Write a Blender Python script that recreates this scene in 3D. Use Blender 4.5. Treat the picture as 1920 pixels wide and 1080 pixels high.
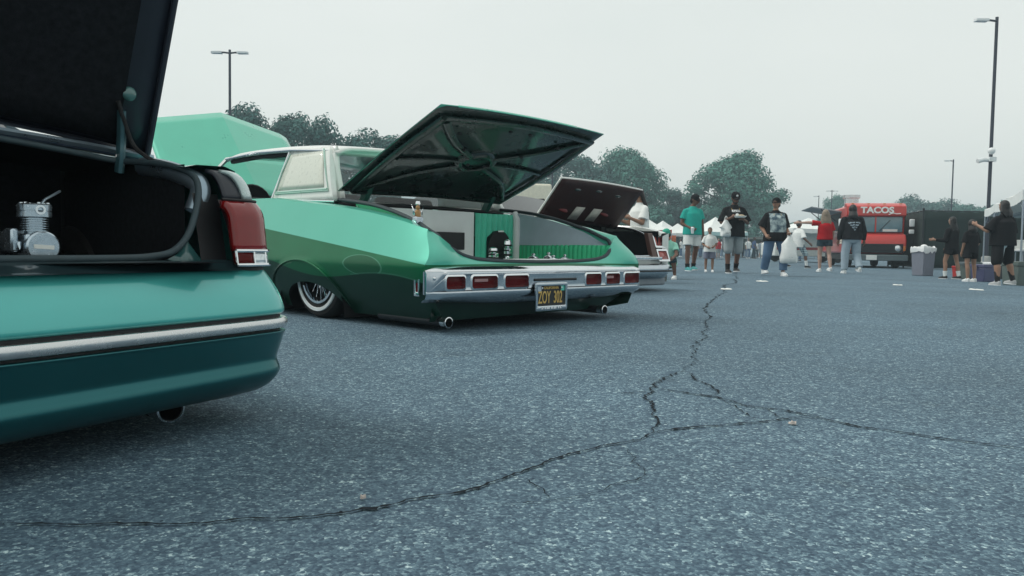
import bpy, bmesh, math, random
import numpy as np
from mathutils import Vector, Matrix, Euler
from math import radians, sin, cos, pi, sqrt, atan2, hypot

for o in list(bpy.data.objects): bpy.data.objects.remove(o)
S = bpy.context.scene
COL = S.collection

# ------------------------------------------------------------------ camera
CAM_H, PITCH, ROLL, FPX = 0.48, radians(2.9), radians(0.9), 1500.0
cd = bpy.data.cameras.new('camera'); cam = bpy.data.objects.new('camera', cd); COL.objects.link(cam)
cam.location = (0, 0, CAM_H)
cam.rotation_euler = (Matrix.Rotation(radians(90) - PITCH, 3, 'X') @ Matrix.Rotation(ROLL, 3, 'Z')).to_euler()
cd.sensor_width = 36.0; cd.lens = FPX / 1920 * 36.0
cd.clip_start = 0.02; cd.clip_end = 9000
S.camera = cam

# ------------------------------------------------------------------ sky and sun (bright overcast)
SUN_EL, SUN_AZ = radians(56), radians(278)
w = bpy.data.worlds.new('World'); S.world = w; w.use_nodes = True
nt = w.node_tree; nt.nodes.clear()
out = nt.nodes.new('ShaderNodeOutputWorld')
sky = nt.nodes.new('ShaderNodeTexSky'); sky.sky_type = 'NISHITA'; sky.sun_disc = False
sky.sun_elevation = SUN_EL; sky.sun_rotation = SUN_AZ; sky.dust_density = 4.0; sky.air_density = 1.5
b1 = nt.nodes.new('ShaderNodeBackground'); b1.inputs[1].default_value = 0.08
nt.links.new(sky.outputs[0], b1.inputs[0])
b2 = nt.nodes.new('ShaderNodeBackground'); b2.inputs[1].default_value = 1.11
tc = nt.nodes.new('ShaderNodeTexCoord')
nz = nt.nodes.new('ShaderNodeTexNoise'); nz.inputs['Scale'].default_value = 1.6; nz.inputs['Detail'].default_value = 4
mp = nt.nodes.new('ShaderNodeMapping'); mp.inputs['Scale'].default_value = (1, 1, 3.0)
nt.links.new(tc.outputs['Generated'], mp.inputs[0]); nt.links.new(mp.outputs[0], nz.inputs['Vector'])
cr = nt.nodes.new('ShaderNodeValToRGB')
cr.color_ramp.elements[0].position = 0.3; cr.color_ramp.elements[0].color = (0.615, 0.662, 0.636, 1)
cr.color_ramp.elements[1].position = 0.75; cr.color_ramp.elements[1].color = (0.685, 0.718, 0.690, 1)
nt.links.new(nz.outputs[0], cr.inputs[0]); nt.links.new(cr.outputs[0], b2.inputs[0])
mx = nt.nodes.new('ShaderNodeMixShader'); mx.inputs[0].default_value = 0.90
nt.links.new(b1.outputs[0], mx.inputs[1]); nt.links.new(b2.outputs[0], mx.inputs[2]); nt.links.new(mx.outputs[0], out.inputs[0])
sd = bpy.data.lights.new('sun', 'SUN'); sd.energy = 1.5; sd.angle = radians(20); sd.color = (1.0, 0.97, 0.92)
so = bpy.data.objects.new('sun', sd); COL.objects.link(so)
so.rotation_euler = (radians(90) - SUN_EL, 0, pi - SUN_AZ)
vs = S.view_settings
S.display_settings.display_device = 'sRGB'
vs.view_transform = 'Standard'; vs.look = 'None'; vs.exposure = 0.25; vs.gamma = 1.0; vs.use_curve_mapping = False

# ------------------------------------------------------------------ helpers
def sm(a, b, x):
    t = min(1.0, max(0.0, (x - a) / (b - a))); return t * t * (3 - 2 * t)
def ground_z(x, y=0.0):
    return -0.12 * sm(5.5, 11.5, x)
def cur(*pts):
    xs = [p[0] for p in pts]; ys = [p[1] for p in pts]; n = len(xs)
    d = [(ys[i+1]-ys[i])/(xs[i+1]-xs[i]) for i in range(n-1)]
    m = [d[0]] + [0 if d[i-1]*d[i] <= 0 else 2*d[i-1]*d[i]/(d[i-1]+d[i]) for i in range(1, n-1)] + [d[-1]]
    def f(x):
        if x <= xs[0]: return ys[0]
        if x >= xs[-1]: return ys[-1]
        i = max(k for k in range(n-1) if xs[k] <= x)
        h = xs[i+1]-xs[i]; t = (x-xs[i])/h
        return (2*t**3-3*t**2+1)*ys[i] + (t**3-2*t**2+t)*h*m[i] + (-2*t**3+3*t**2)*ys[i+1] + (t**3-t**2)*h*m[i+1]
    return f
def spline(pts, n):
    """Catmull-Rom through 3D points, n samples per span"""
    P = [Vector(p) for p in pts]; R = []
    for i in range(len(P)-1):
        a = P[max(i-1, 0)]; b = P[i]; c = P[i+1]; d = P[min(i+2, len(P)-1)]
        for k in range(n):
            t = k / n
            R.append(0.5*((2*b) + (c-a)*t + (2*a-5*b+4*c-d)*t*t + (3*b-a-3*c+d)*t**3))
    R.append(P[-1]); return R

def tag(o, label, cat, group=None):
    o['label'] = label; o['category'] = cat
    if group: o['group'] = group
    return o
def thing(name, loc, rz, label, cat, group=None):
    o = bpy.data.objects.new(name, None); COL.objects.link(o)
    o.location = loc; o.rotation_euler = (0, 0, rz); o.empty_display_size = 0.2
    return tag(o, label, cat, group)

class MB:
    def __init__(s): s.v = []; s.f = []; s.m = []; s.mi = 0
    def add(s, vs, fs):
        b = len(s.v); s.v += [tuple(p) for p in vs]
        for f in fs: s.f.append(tuple(b + i for i in f)); s.m.append(s.mi)
        return s
    def grid(s, P, closed_u=False, closed_v=False, flip=False):
        r = len(P); c = len(P[0]); fs = []
        for i in range(r if closed_u else r-1):
            for j in range(c if closed_v else c-1):
                q = (i*c+j, i*c+(j+1) % c, ((i+1) % r)*c+(j+1) % c, ((i+1) % r)*c+j)
                fs.append(q[::-1] if flip else q)
        return s.add([p for row in P for p in row], fs)
    def box(s, c, d, rot=None):
        R = Euler(rot).to_matrix() if rot is not None else None
        vs = []
        for x in (-.5, .5):
            for y in (-.5, .5):
                for z in (-.5, .5):
                    p = Vector((x*d[0], y*d[1], z*d[2]))
                    if R: p = R @ p
                    vs.append(p + Vector(c))
        return s.add(vs, [(0,1,3,2),(4,6,7,5),(0,4,5,1),(2,3,7,6),(0,2,6,4),(1,5,7,3)])
    def hexa(s, b, t):
        """bottom quad and top quad, each counter-clockwise from above"""
        return s.add(list(b)+list(t), [(3,2,1,0),(4,5,6,7),(0,1,5,4),(1,2,6,5),(2,3,7,6),(3,0,4,7)])
    def tube(s, path, r, n=8, caps=True, flat=1.0):
        P = [Vector(p) for p in path]; k = len(P)
        rs = r if isinstance(r, (list, tuple)) else [r]*k
        rings = []; up = None
        for i in range(k):
            t = (P[min(i+1, k-1)] - P[max(i-1, 0)]).normalized()
            if up is None:
                up = Vector((0,0,1)) if abs(t.z) < .9 else Vector((0,1,0))
            a = t.cross(up)
            a = a.normalized() if a.length > 1e-6 else Vector((1,0,0))
            b = a.cross(t).normalized(); up = b
            rings.append([P[i] + (a*cos(2*pi*j/n) + b*sin(2*pi*j/n)*flat)*rs[i] for j in range(n)])
        base = len(s.v); s.grid(rings, closed_v=True)
        if caps:
            s.f.append(tuple(base+j for j in range(n))[::-1]); s.m.append(s.mi)
            s.f.append(tuple(base+(k-1)*n+j for j in range(n))); s.m.append(s.mi)
        return s
    def cap(s, p0, p1, r0, r1, n=12):
        """round-ended cone"""
        a = Vector(p0); b = Vector(p1); t = (b-a); L = t.length
        t = t/L if L > 1e-6 else Vector((0,0,1))
        path = []; rr = []
        for q in (1.0, .8, .45): path.append(a - t*r0*q); rr.append(r0*sqrt(max(0.0004, 1-q*q)))
        path.append(a); rr.append(r0); path.append(b); rr.append(r1)
        for q in (.45, .8, 1.0): path.append(b + t*r1*q); rr.append(r1*sqrt(max(0.0004, 1-q*q)))
        return s.tube(path, rr, n)
    def lathe(s, prof, c, axis='z', n=24, caps=True):
        c = Vector(c); rings = []
        for (r, h) in prof:
            ring = []
            for j in range(n):
                a = 2*pi*j/n
                p = {'z': (r*cos(a), r*sin(a), h), 'y': (r*sin(a), h, r*cos(a)), 'x': (h, r*cos(a), r*sin(a))}[axis]
                ring.append(c + Vector(p))
            rings.append(ring)
        base = len(s.v); s.grid(rings, closed_v=True, flip=True)
        for idx, fl in ((0, False), (len(prof)-1, True)):
            if caps and prof[idx][0] > 1e-5:
                q = tuple(base+idx*n+j for j in range(n)); s.f.append(q if not fl else q[::-1]); s.m.append(s.mi)
        return s
    def ball(s, c, r, n=14, k=9, rot=None):
        r = r if isinstance(r, (list, tuple)) else (r, r, r); c = Vector(c); rings = []
        R = Euler(rot).to_matrix() if rot is not None else None
        for i in range(k+1):
            th = pi*(i+.02)/(k+.04)
            row = []
            for j in range(n):
                p = Vector((r[0]*sin(th)*cos(2*pi*j/n), r[1]*sin(th)*sin(2*pi*j/n), -r[2]*cos(th)))
                row.append(c + (R @ p if R else p))
            rings.append(row)
        base = len(s.v); s.grid(rings, closed_v=True)
        s.f.append(tuple(base+j for j in range(n))[::-1]); s.m.append(s.mi)
        s.f.append(tuple(base+k*n+j for j in range(n))); s.m.append(s.mi)
        return s
    def secs(s, S_, n=20):
        """stack of elliptical sections (cx,cy,z,rx,ry), closed at both ends"""
        rings = [[(x+rx*cos(2*pi*j/n), y+ry*sin(2*pi*j/n), z) for j in range(n)] for (x, y, z, rx, ry) in S_]
        base = len(s.v); s.grid(rings, closed_v=True); k = len(S_)
        s.f.append(tuple(base+j for j in range(n))[::-1]); s.m.append(s.mi)
        s.f.append(tuple(base+(k-1)*n+j for j in range(n))); s.m.append(s.mi)
        return s
    def prism(s, pts, h0, h1, axis='z'):
        n = len(pts)
        def mk(p, h): return {'z': (p[0], p[1], h), 'y': (p[0], h, p[1]), 'x': (h, p[0], p[1])}[axis]
        vs = [mk(p, h0) for p in pts] + [mk(p, h1) for p in pts]
        fs = [tuple(range(n))[::-1], tuple(range(n, 2*n))] + [(i, (i+1) % n, n+(i+1) % n, n+i) for i in range(n)]
        return s.add(vs, fs)
    def build(s, name, mat, parent=None, smooth=True, ang=40, bevel=0, seg=2, solid=0, fixn=True, kind=None):
        me = bpy.data.meshes.new(name); me.from_pydata(s.v, [], s.f)
        mats = mat if isinstance(mat, (list, tuple)) else [mat]
        for m_ in mats: me.materials.append(m_)
        if len(mats) > 1: me.polygons.foreach_set('material_index', s.m)
        if fixn:
            bm = bmesh.new(); bm.from_mesh(me); bmesh.ops.remove_doubles(bm, verts=bm.verts, dist=1e-5)
            bmesh.ops.recalc_face_normals(bm, faces=bm.faces); bm.to_mesh(me); bm.free()
        if smooth:
            me.polygons.foreach_set('use_smooth', [True]*len(me.polygons)); me.set_sharp_from_angle(angle=radians(ang))
        me.update()
        o = bpy.data.objects.new(name, me); COL.objects.link(o); o.parent = parent
        if kind: o['kind'] = kind
        if solid:
            m_ = o.modifiers.new('solid', 'SOLIDIFY'); m_.thickness = solid; m_.offset = -1
        if bevel:
            m_ = o.modifiers.new('bevel', 'BEVEL'); m_.width = bevel; m_.segments = seg; m_.limit_method = 'ANGLE'; m_.angle_limit = radians(35)
        return o

def copy_tree(o, parent=None):
    c = o.copy(); COL.objects.link(c); c.parent = parent
    for ch in list(o.children): copy_tree(ch, c)
    return c
def eval_mesh(o):
    dg = bpy.context.evaluated_depsgraph_get()
    return bpy.data.meshes.new_from_object(o.evaluated_get(dg))
def plate_holes(outer, holes, extrude, bevel=0.0):
    """flat plate in xy with holes, thickness along z; returns (verts, faces)"""
    c = bpy.data.curves.new('t', 'CURVE'); c.dimensions = '2D'; c.fill_mode = 'BOTH'
    c.extrude = extrude; c.bevel_depth = bevel; c.bevel_resolution = 1
    for L in [outer]+holes:
        sp = c.splines.new('POLY'); sp.points.add(len(L)-1); sp.use_cyclic_u = True
        for i, p in enumerate(L): sp.points[i].co = (p[0], p[1], 0, 1)
    o = bpy.data.objects.new('t', c); COL.objects.link(o)
    m = eval_mesh(o)
    vs = [tuple(v.co) for v in m.vertices]; fs = [tuple(p.vertices) for p in m.polygons]
    bpy.data.objects.remove(o); bpy.data.meshes.remove(m); return vs, fs
def text_mesh(txt, size, extrude=0.001, sx=1.0, bold=0.0):
    c = bpy.data.curves.new('t', 'FONT'); c.body = txt; c.size = size; c.extrude = extrude; c.align_x = 'CENTER'; c.align_y = 'CENTER'
    c.offset = bold
    o = bpy.data.objects.new('t', c); COL.objects.link(o); m = eval_mesh(o)
    vs = [(v.co.x*sx, v.co.y, v.co.z) for v in m.vertices]; fs = [tuple(p.vertices) for p in m.polygons]
    bpy.data.objects.remove(o); bpy.data.meshes.remove(m); return vs, fs
def rrect(x0, z0, x1, z1, r, n=4):
    L = []
    for cx, cz, a0 in ((x1-r, z1-r, 0), (x0+r, z1-r, 90), (x0+r, z0+r, 180), (x1-r, z0+r, 270)):
        for k in range(n+1):
            a = radians(a0 + 90*k/n); L.append((cx+r*cos(a), cz+r*sin(a)))
    return L

# ------------------------------------------------------------------ materials
MATS = {}
def mat(name, col, rough=0.6, metal=0.0, coat=0.0, var=0.12, scale=12.0, bump=0.0, bscale=200.0, spec=0.5, emit=None, trans=0, ior=1.45, coat_rough=0.05):
    if name in MATS: return MATS[name]
    m = bpy.data.materials.new(name); m.use_nodes = True; MATS[name] = m
    n = m.node_tree; p = n.nodes['Principled BSDF']
    p.inputs['Roughness'].default_value = rough; p.inputs['Metallic'].default_value = metal
    p.inputs['Coat Weight'].default_value = coat; p.inputs['Coat Roughness'].default_value = coat_rough
    p.inputs['Specular IOR Level'].default_value = spec; p.inputs['IOR'].default_value = ior
    p.inputs['Transmission Weight'].default_value = trans
    p.inputs['Base Color'].default_value = (*col, 1)
    if var > 0:
        t = n.nodes.new('ShaderNodeTexCoord'); nz = n.nodes.new('ShaderNodeTexNoise')
        nz.inputs['Scale'].default_value = scale; nz.inputs['Detail'].default_value = 5; nz.inputs['Roughness'].default_value = .6
        n.links.new(t.outputs['Object'], nz.inputs['Vector'])
        r = n.nodes.new('ShaderNodeMapRange'); r.inputs[1].default_value = .25; r.inputs[2].default_value = .75
        r.inputs[3].default_value = 1-var; r.inputs[4].default_value = 1+var
        n.links.new(nz.outputs[0], r.inputs[0])
        h = n.nodes.new('ShaderNodeHueSaturation'); h.inputs['Color'].default_value = (*col, 1)
        n.links.new(r.outputs[0], h.inputs['Value']); n.links.new(h.outputs[0], p.inputs['Base Color'])
        r2 = n.nodes.new('ShaderNodeMapRange'); r2.inputs[1].default_value = .3; r2.inputs[2].default_value = .7
        r2.inputs[3].default_value = max(0, rough-.06); r2.inputs[4].default_value = min(1, rough+.08)
        n.links.new(nz.outputs[0], r2.inputs[0]); n.links.new(r2.outputs[0], p.inputs['Roughness'])
    if bump > 0:
        t2 = n.nodes.new('ShaderNodeTexCoord'); b = n.nodes.new('ShaderNodeTexNoise'); b.inputs['Scale'].default_value = bscale
        b.inputs['Detail'].default_value = 3
        n.links.new(t2.outputs['Object'], b.inputs['Vector'])
        bp = n.nodes.new('ShaderNodeBump'); bp.inputs['Strength'].default_value = bump; bp.inputs['Distance'].default_value = .01
        n.links.new(b.outputs[0], bp.inputs['Height']); n.links.new(bp.outputs[0], p.inputs['Normal'])
    if emit: p.inputs['Emission Color'].default_value = (*emit[:3], 1); p.inputs['Emission Strength'].default_value = emit[3]
    return m
def math_node(n, op, a, b=None, c=None):
    k = n.nodes.new('ShaderNodeMath'); k.operation = op
    for i, q in enumerate((a, b, c)):
        if q is None: continue
        if isinstance(q, (int, float)): k.inputs[i].default_value = q
        else: n.links.new(q, k.inputs[i])
    return k.outputs[0]
def glass_mat(name, tint, refl=1.0):
    m = bpy.data.materials.new(name); m.use_nodes = True; n = m.node_tree; n.nodes.clear()
    o = n.nodes.new('ShaderNodeOutputMaterial'); t = n.nodes.new('ShaderNodeBsdfTransparent'); t.inputs[0].default_value = (*tint, 1)
    g = n.nodes.new('ShaderNodeBsdfGlossy'); g.inputs['Roughness'].default_value = .02; g.inputs[0].default_value = (refl, refl, refl, 1)
    lw = n.nodes.new('ShaderNodeLayerWeight'); lw.inputs[0].default_value = .5; x = n.nodes.new('ShaderNodeMixShader')
    fr = math_node(n, 'ADD', math_node(n, 'MULTIPLY', math_node(n, 'POWER', lw.outputs['Facing'], 4.5), .75), .06)
    n.links.new(fr, x.inputs[0]); n.links.new(t.outputs[0], x.inputs[1]); n.links.new(g.outputs[0], x.inputs[2]); n.links.new(x.outputs[0], o.inputs[0])
    MATS[name] = m; return m
def mixcol(n, fac, a, b):
    k = n.nodes.new('ShaderNodeMix'); k.data_type = 'RGBA'
    for sock, q in ((k.inputs[0], fac), (k.inputs[6], a), (k.inputs[7], b)):
        if isinstance(q, (int, float)): sock.default_value = q
        elif isinstance(q, tuple): sock.default_value = (*q, 1)
        else: n.links.new(q, sock)
    return k.outputs[2]
def objxyz(n):
    t = n.nodes.new('ShaderNodeTexCoord'); s = n.nodes.new('ShaderNodeSeparateXYZ'); n.links.new(t.outputs['Object'], s.inputs[0])
    return t.outputs['Object'], s.outputs[0], s.outputs[1], s.outputs[2]

CHROME = mat('chrome', (.78, .80, .82), .09, 1.0, var=.05, scale=30)
CHROME_OLD = mat('worn_chrome', (.56, .60, .64), .13, 1.0, var=.035, scale=9)
BLACK = mat('black_plastic', (.012, .013, .015), .5, var=.2)
RUBBER = mat('black_rubber', (.016, .016, .017), .75, var=.25, scale=40, bump=.1)
CARPET = mat('black_carpet', (.016, .018, .021), .98, var=.35, scale=60, bump=.5, bscale=900, spec=.05)
WHITEPAINT = mat('white_car_paint', (.72, .74, .70), .3, coat=.8, var=.04)
GLASS = glass_mat('window_glass', (.93, .97, .96))
DARKMETAL = mat('dark_metal', (.035, .04, .045), .5, .6)
REDLENS = mat('red_lens', (.10, .0015, .002), .12, coat=.12, spec=.15, var=.2, scale=60)
CLEARLENS = mat('clear_lens', (.70, .74, .76), .1, .6, coat=1.0, var=.3, scale=70)
# ------------------------------------------------------------------ ground
def asphalt():
    m = bpy.data.materials.new('asphalt'); m.use_nodes = True; n = m.node_tree; p = n.nodes['Principled BSDF']
    co, x, y, z = objxyz(n)
    def noise(sc, det=4, ro=.55):
        k = n.nodes.new('ShaderNodeTexNoise'); k.inputs['Scale'].default_value = sc; k.inputs['Detail'].default_value = det; k.inputs['Roughness'].default_value = ro
        n.links.new(co, k.inputs['Vector']); return k.outputs[0]
    vo = n.nodes.new('ShaderNodeTexVoronoi'); vo.inputs['Scale'].default_value = 135; vo.inputs['Randomness'].default_value = 1
    n.links.new(co, vo.inputs['Vector'])
    sp = n.nodes.new('ShaderNodeSeparateColor'); n.links.new(vo.outputs['Color'], sp.inputs[0])
    vo2 = n.nodes.new('ShaderNodeTexVoronoi'); vo2.inputs['Scale'].default_value = 240; n.links.new(co, vo2.inputs['Vector'])
    sp2 = n.nodes.new('ShaderNodeSeparateColor'); n.links.new(vo2.outputs['Color'], sp2.inputs[0])
    r = n.nodes.new('ShaderNodeValToRGB'); e = r.color_ramp.elements
    e[0].position = 0; e[0].color = (.030, .058, .092, 1); e[1].position = 1; e[1].color = (.48, .62, .64, 1)
    for ps, c in ((.40, (.062, .108, .150)), (.70, (.108, .180, .228)), (.88, (.215, .320, .365))):
        k = e.new(ps); k.color = (*c, 1)
    # stone brightness from the two sizes of chippings, hidden in bitumen by noise
    a = math_node(n, 'MULTIPLY', sp.outputs[0], .62); b = math_node(n, 'MULTIPLY', sp2.outputs[1], .38)
    ab = math_node(n, 'ADD', a, b)
    worn = noise(26, 3); ab = math_node(n, 'ADD', ab, math_node(n, 'MULTIPLY', math_node(n, 'SUBTRACT', worn, .5), .55))
    n.links.new(ab, r.inputs[0])
    big = noise(.55, 6, .6)
    rr = n.nodes.new('ShaderNodeMapRange'); rr.inputs[1].default_value = .3; rr.inputs[2].default_value = .7; rr.inputs[3].default_value = .80; rr.inputs[4].default_value = 1.16
    n.links.new(big, rr.inputs[0])
    # oil drips and tyre scuffs: small dark stains with their own outlines
    st = noise(1.9, 5, .7); sr = n.nodes.new('ShaderNodeMapRange'); sr.inputs[1].default_value = .60; sr.inputs[2].default_value = .72; sr.inputs[3].default_value = 1.0; sr.inputs[4].default_value = .66
    n.links.new(st, sr.inputs[0]); stv = sr.outputs[0]
    h = n.nodes.new('ShaderNodeHueSaturation'); n.links.new(r.outputs[0], h.inputs['Color']); n.links.new(math_node(n, 'MULTIPLY', rr.outputs[0], stv), h.inputs['Value'])
    n.links.new(h.outputs[0], p.inputs['Base Color'])
    p.inputs['Roughness'].default_value = .82; p.inputs['Specular IOR Level'].default_value = .35
    hh = math_node(n, 'ADD', math_node(n, 'MULTIPLY', vo.outputs['Distance'], -1.0), math_node(n, 'MULTIPLY', worn, .6))
    bp = n.nodes.new('ShaderNodeBump'); bp.inputs['Strength'].default_value = .55; bp.inputs['Distance'].default_value = .006
    n.links.new(hh, bp.inputs['Height']); n.links.new(bp.outputs[0], p.inputs['Normal'])
    return m
def axis_vals(lo, hi, step, far):
    L = list(np.arange(lo, hi+1e-6, step)); f = step
    a = lo; b = hi; left = []; right = []
    while b < far:
        f *= 1.6; b += f; right.append(b); a -= f; left.append(a)
    return left[::-1] + L + right
gx = axis_vals(-8, 16, .5, 1400); gy = axis_vals(-4, 40, 1.0, 1400)
GROUND_R = max(abs(gx[0]), gx[-1], abs(gy[0]), gy[-1])
g = MB(); g.grid([[(x, y, ground_z(x)) for x in gx] for y in gy], flip=True)
ASPH = asphalt()
o = g.build('parking_lot', ASPH, fixn=False); o['kind'] = 'structure'

# pixel of the photograph -> point on the lot (cracks follow the real ones)
_f = Vector((0, cos(PITCH), -sin(PITCH))); _r0 = Vector((1, 0, 0)); _u0 = _r0.cross(_f)
_r = _r0*cos(ROLL) + _u0*sin(ROLL); _u = _u0*cos(ROLL) - _r0*sin(ROLL)
def lot(px, py):
    d = _r*((px-960)/FPX) - _u*((py-540)/FPX) + _f; z = 0
    for _ in range(8):
        t = (z-CAM_H)/d.z; z = ground_z(d.x*t)
    return Vector((d.x*t, d.y*t, z))
CRACK = mat('crack_dirt', (.016, .021, .026), .95, var=.4, scale=80, spec=.1)
CRACK_EDGE = mat('crack_edge', (.05, .07, .085), .9, var=.4, scale=120, spec=.2)
def crack(pts, wid, seed, label, fade=True, rough=.012):
    rnd = random.Random(seed); P = [lot(*p) for p in pts]
    path = []
    for a, b in zip(P[:-1], P[1:]):
        L = (b-a).length; k = max(2, int(L/.012)) if a.y < 5 else max(2, int(L/.05))
        k = min(k, 140)
        for i in range(k): path.append(a.lerp(b, i/k))
    path.append(P[-1])
    off = 0.0; off2 = 0.0; L = []; R = []
    n = len(path)
    for i, p in enumerate(path):
        t = (path[min(i+1, n-1)] - path[max(i-1, 0)]).normalized(); nn = Vector((-t.y, t.x, 0))
        s = 1 + .25*max(0, p.y-2.0)
        off = off*.86 + rnd.uniform(-1, 1)*rough*.35*s; wv = 1.45*wid*s*(.35 + rnd.random()*1.1)
        if rnd.random() < .05: wv *= 2.0
        if fade: wv *= min(1, .35 + 4*min(i, n-1-i)/n)
        jl = rnd.uniform(.2, 1); jr = rnd.uniform(.2, 1); c = p + nn*off
        for W, A in ((wv*jl, L), (-wv*jr, R)):
            q = c + nn*W; A.append((q.x, q.y, ground_z(q.x)+.004))
    m = MB(); m.grid([L, R])
    for i in range(1, n-1):                      # crumbled chips along the edge
        if rnd.random() < .16:
            p = path[i]; t = (path[i+1]-path[i-1]).normalized(); nn = Vector((-t.y, t.x, 0)); s = 1 + .2*max(0, p.y-2.0)
            q = p + nn*rnd.choice((-1, 1))*wid*s*rnd.uniform(1.0, 3.2); r = wid*s*rnd.uniform(.35, .9)
            k0 = len(m.v); m.v += [(q.x+cos(a)*r*rnd.uniform(.6, 1.3), q.y+sin(a)*r*rnd.uniform(.6, 1.3), ground_z(q.x)+.0045) for a in (0, 1.3, 2.6, 3.8, 5.0)]
            m.f.append(tuple(range(k0, k0+5))); m.m.append(0)
    ob = m.build('asphalt_crack', CRACK, fixn=False, smooth=False)
    ob['kind'] = 'structure'; ob['label'] = label
    return ob
crack([(-60,981),(0,982),(90,985),(200,987),(300,985),(420,980),(540,974),(640,966),(700,957),(760,940),(850,925),(900,914),(960,893),(1020,875),(1060,858),(1130,840),(1200,828),(1222,815)], .0036, 1, 'long crack running across the asphalt in front of the teal sedan')
crack([(1222,815),(1270,806),(1340,800),(1420,793),(1500,783),(1530,784)], .0040, 2, 'crack running from the fork to the long straight crack')
crack([(1230,728),(1290,739),(1340,745),(1400,763),(1460,770),(1520,780),(1600,800),(1700,813),(1800,828),(1860,835),(1960,850)], .0042, 3, 'long straight crack leading away from the fork')
crack([(1222,812),(1228,795),(1213,775),(1215,755),(1208,745),(1222,728),(1250,710),(1282,697)], .0036, 4, 'wide crumbling crack closing the loop of the fork', rough=.02)
crack([(1282,697),(1300,712),(1325,722),(1344,735),(1335,745)], .0028, 5, 'short crack on the far side of the crack loop', rough=.02)
crack([(1282,697),(1303,683),(1298,655),(1312,640),(1325,615),(1318,605),(1330,590),(1326,578),(1345,557),(1358,540),(1378,528),(1380,512)], .0022, 6, 'thin wandering crack leading off toward the walking people', rough=.022)
crack([(1345,745),(1400,775),(1425,790)], .0018, 7, 'hairline crack between the two crack branches')
crack([(1440,768),(1470,787)], .0018, 8, 'tiny hairline crack near the pale leaf')
crack([(1175,843),(1195,858),(1205,880),(1200,903),(1160,915),(1110,930),(1050,937),(980,945),(930,947)], .0016, 9, 'faint hairline crack curling below the long crack', rough=.02)
crack([(985,900),(1010,920),(1025,937)], .0015, 10, 'faint short spur below the long crack')
crack([(1220,735),(1180,740),(1150,738)], .0020, 11, 'short side crack left of the crack loop')

# litter
LEAF = mat('dry_leaf', (.50, .44, .40), .8); PAPER = mat('paper', (.75, .77, .74), .8, var=.06)
def litter(name, px, r, asp, label, cat, m, seed, h=.004):
    rnd = random.Random(seed); c = lot(*px); top = []; bot = []
    k = 11
    for j in range(k):
        a = 2*pi*j/k; q = r*rnd.uniform(.65, 1.1); x = c.x+cos(a)*q; y = c.y+sin(a)*q*asp
        bot.append((x, y, ground_z(x)+.004)); top.append((c.x+(x-c.x)*.9, c.y+(y-c.y)*.9, ground_z(x)+.004+h*rnd.uniform(.5, 2.2)))
    mb = MB(); mb.grid([bot, top], closed_v=True)
    i0 = len(mb.v); mb.v.append((c.x, c.y, ground_z(c.x)+.004+h)); 
    for j in range(k): mb.f.append((k+j, k+(j+1) % k, i0)); mb.m.append(0)
    return tag(mb.build(name, m), label, cat)
litter('leaf', (1487,797), .013, .8, 'pale dry leaf lying beside the straight crack', 'leaf', LEAF, 1)
litter('leaf', (680,938), .006, .9, 'small tan leaf near the long crack', 'leaf', LEAF, 2)
litter('paper_plate', (1430,528), .09, 1.6, 'flattened white paper on the asphalt before the man with the bag', 'litter', PAPER, 3, .008)
litter('paper_plate', (1831,544), .085, 1.6, 'flattened white paper on the asphalt near the white canopy', 'litter', PAPER, 4, .008)
litter('napkin', (1362,543), .07, 1.4, 'faint white scrap beside the wandering crack', 'litter', PAPER, 5, .006)
litter('napkin', (1682,535), .07, 1.4, 'small white scrap on the asphalt in front of the grey bin', 'litter', PAPER, 6, .006)

# ------------------------------------------------------------------ shared car pieces
def wheel(parent, u, v, r, wid, side, white=True, rim=None, name='wheel'):
    """side -1: outer face toward -x"""
    t = MB(); hw = wid/2
    prof = [(r*.66, -hw*.8), (r*.80, -hw), (r*.93, -hw*.92), (r*.985, -hw*.6), (r, 0), (r*.985, hw*.6), (r*.93, hw*.92), (r*.80, hw), (r*.66, hw*.8)]
    t.lathe(prof, (u, v, r), 'x', 40, False)
    w_ = t.build(name, RUBBER, parent)
    f = side*hw
    if white:
        m = MB(); m.lathe([(r*.755, f*1.0+side*.000), (r*.765, f*1.0+side*.006), (r*.835, f*.995+side*.006), (r*.845, f*.97-side*.001)], (u, v, r), 'x', 40, False)
        m.build('whitewall', mat('whitewall', (.78, .80, .80), .6, var=.05), w_)
    m = MB(); m.lathe([(r*.66, f*.80), (r*.665, f*.98), (r*.61, f*.98), (r*.595, f*.75)], (u, v, r), 'x', 40, False)
    m.build('rim', rim or CHROME, w_)
    m = MB(); m.lathe([(r*.60, f*.78), (r*.57, -f*.3), (r*.30, -f*.35), (.001, -f*.35)], (u, v, r), 'x', 40, False); m.build('rim_barrel', DARKMETAL, w_)
    m = MB(); c = Vector((u, v, r))
    for k in range(36):
        a = 2*pi*k/36; b = a + (.28 if k % 2 else -.28)
        m.tube([c+Vector((f*.55, r*.16*cos(b), r*.16*sin(b))), c+Vector((f*.55 if k % 2 else f*.1, r*.61*cos(a), r*.61*sin(a)))], .0032, 5)
    m.lathe([(r*.18, -f*.2), (r*.18, f*.62), (r*.10, f*.75), (r*.05, f*.8), (.001, f*.8)], c, 'x', 16)
    m.build('spokes', CHROME, w_)
    return w_

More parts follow.
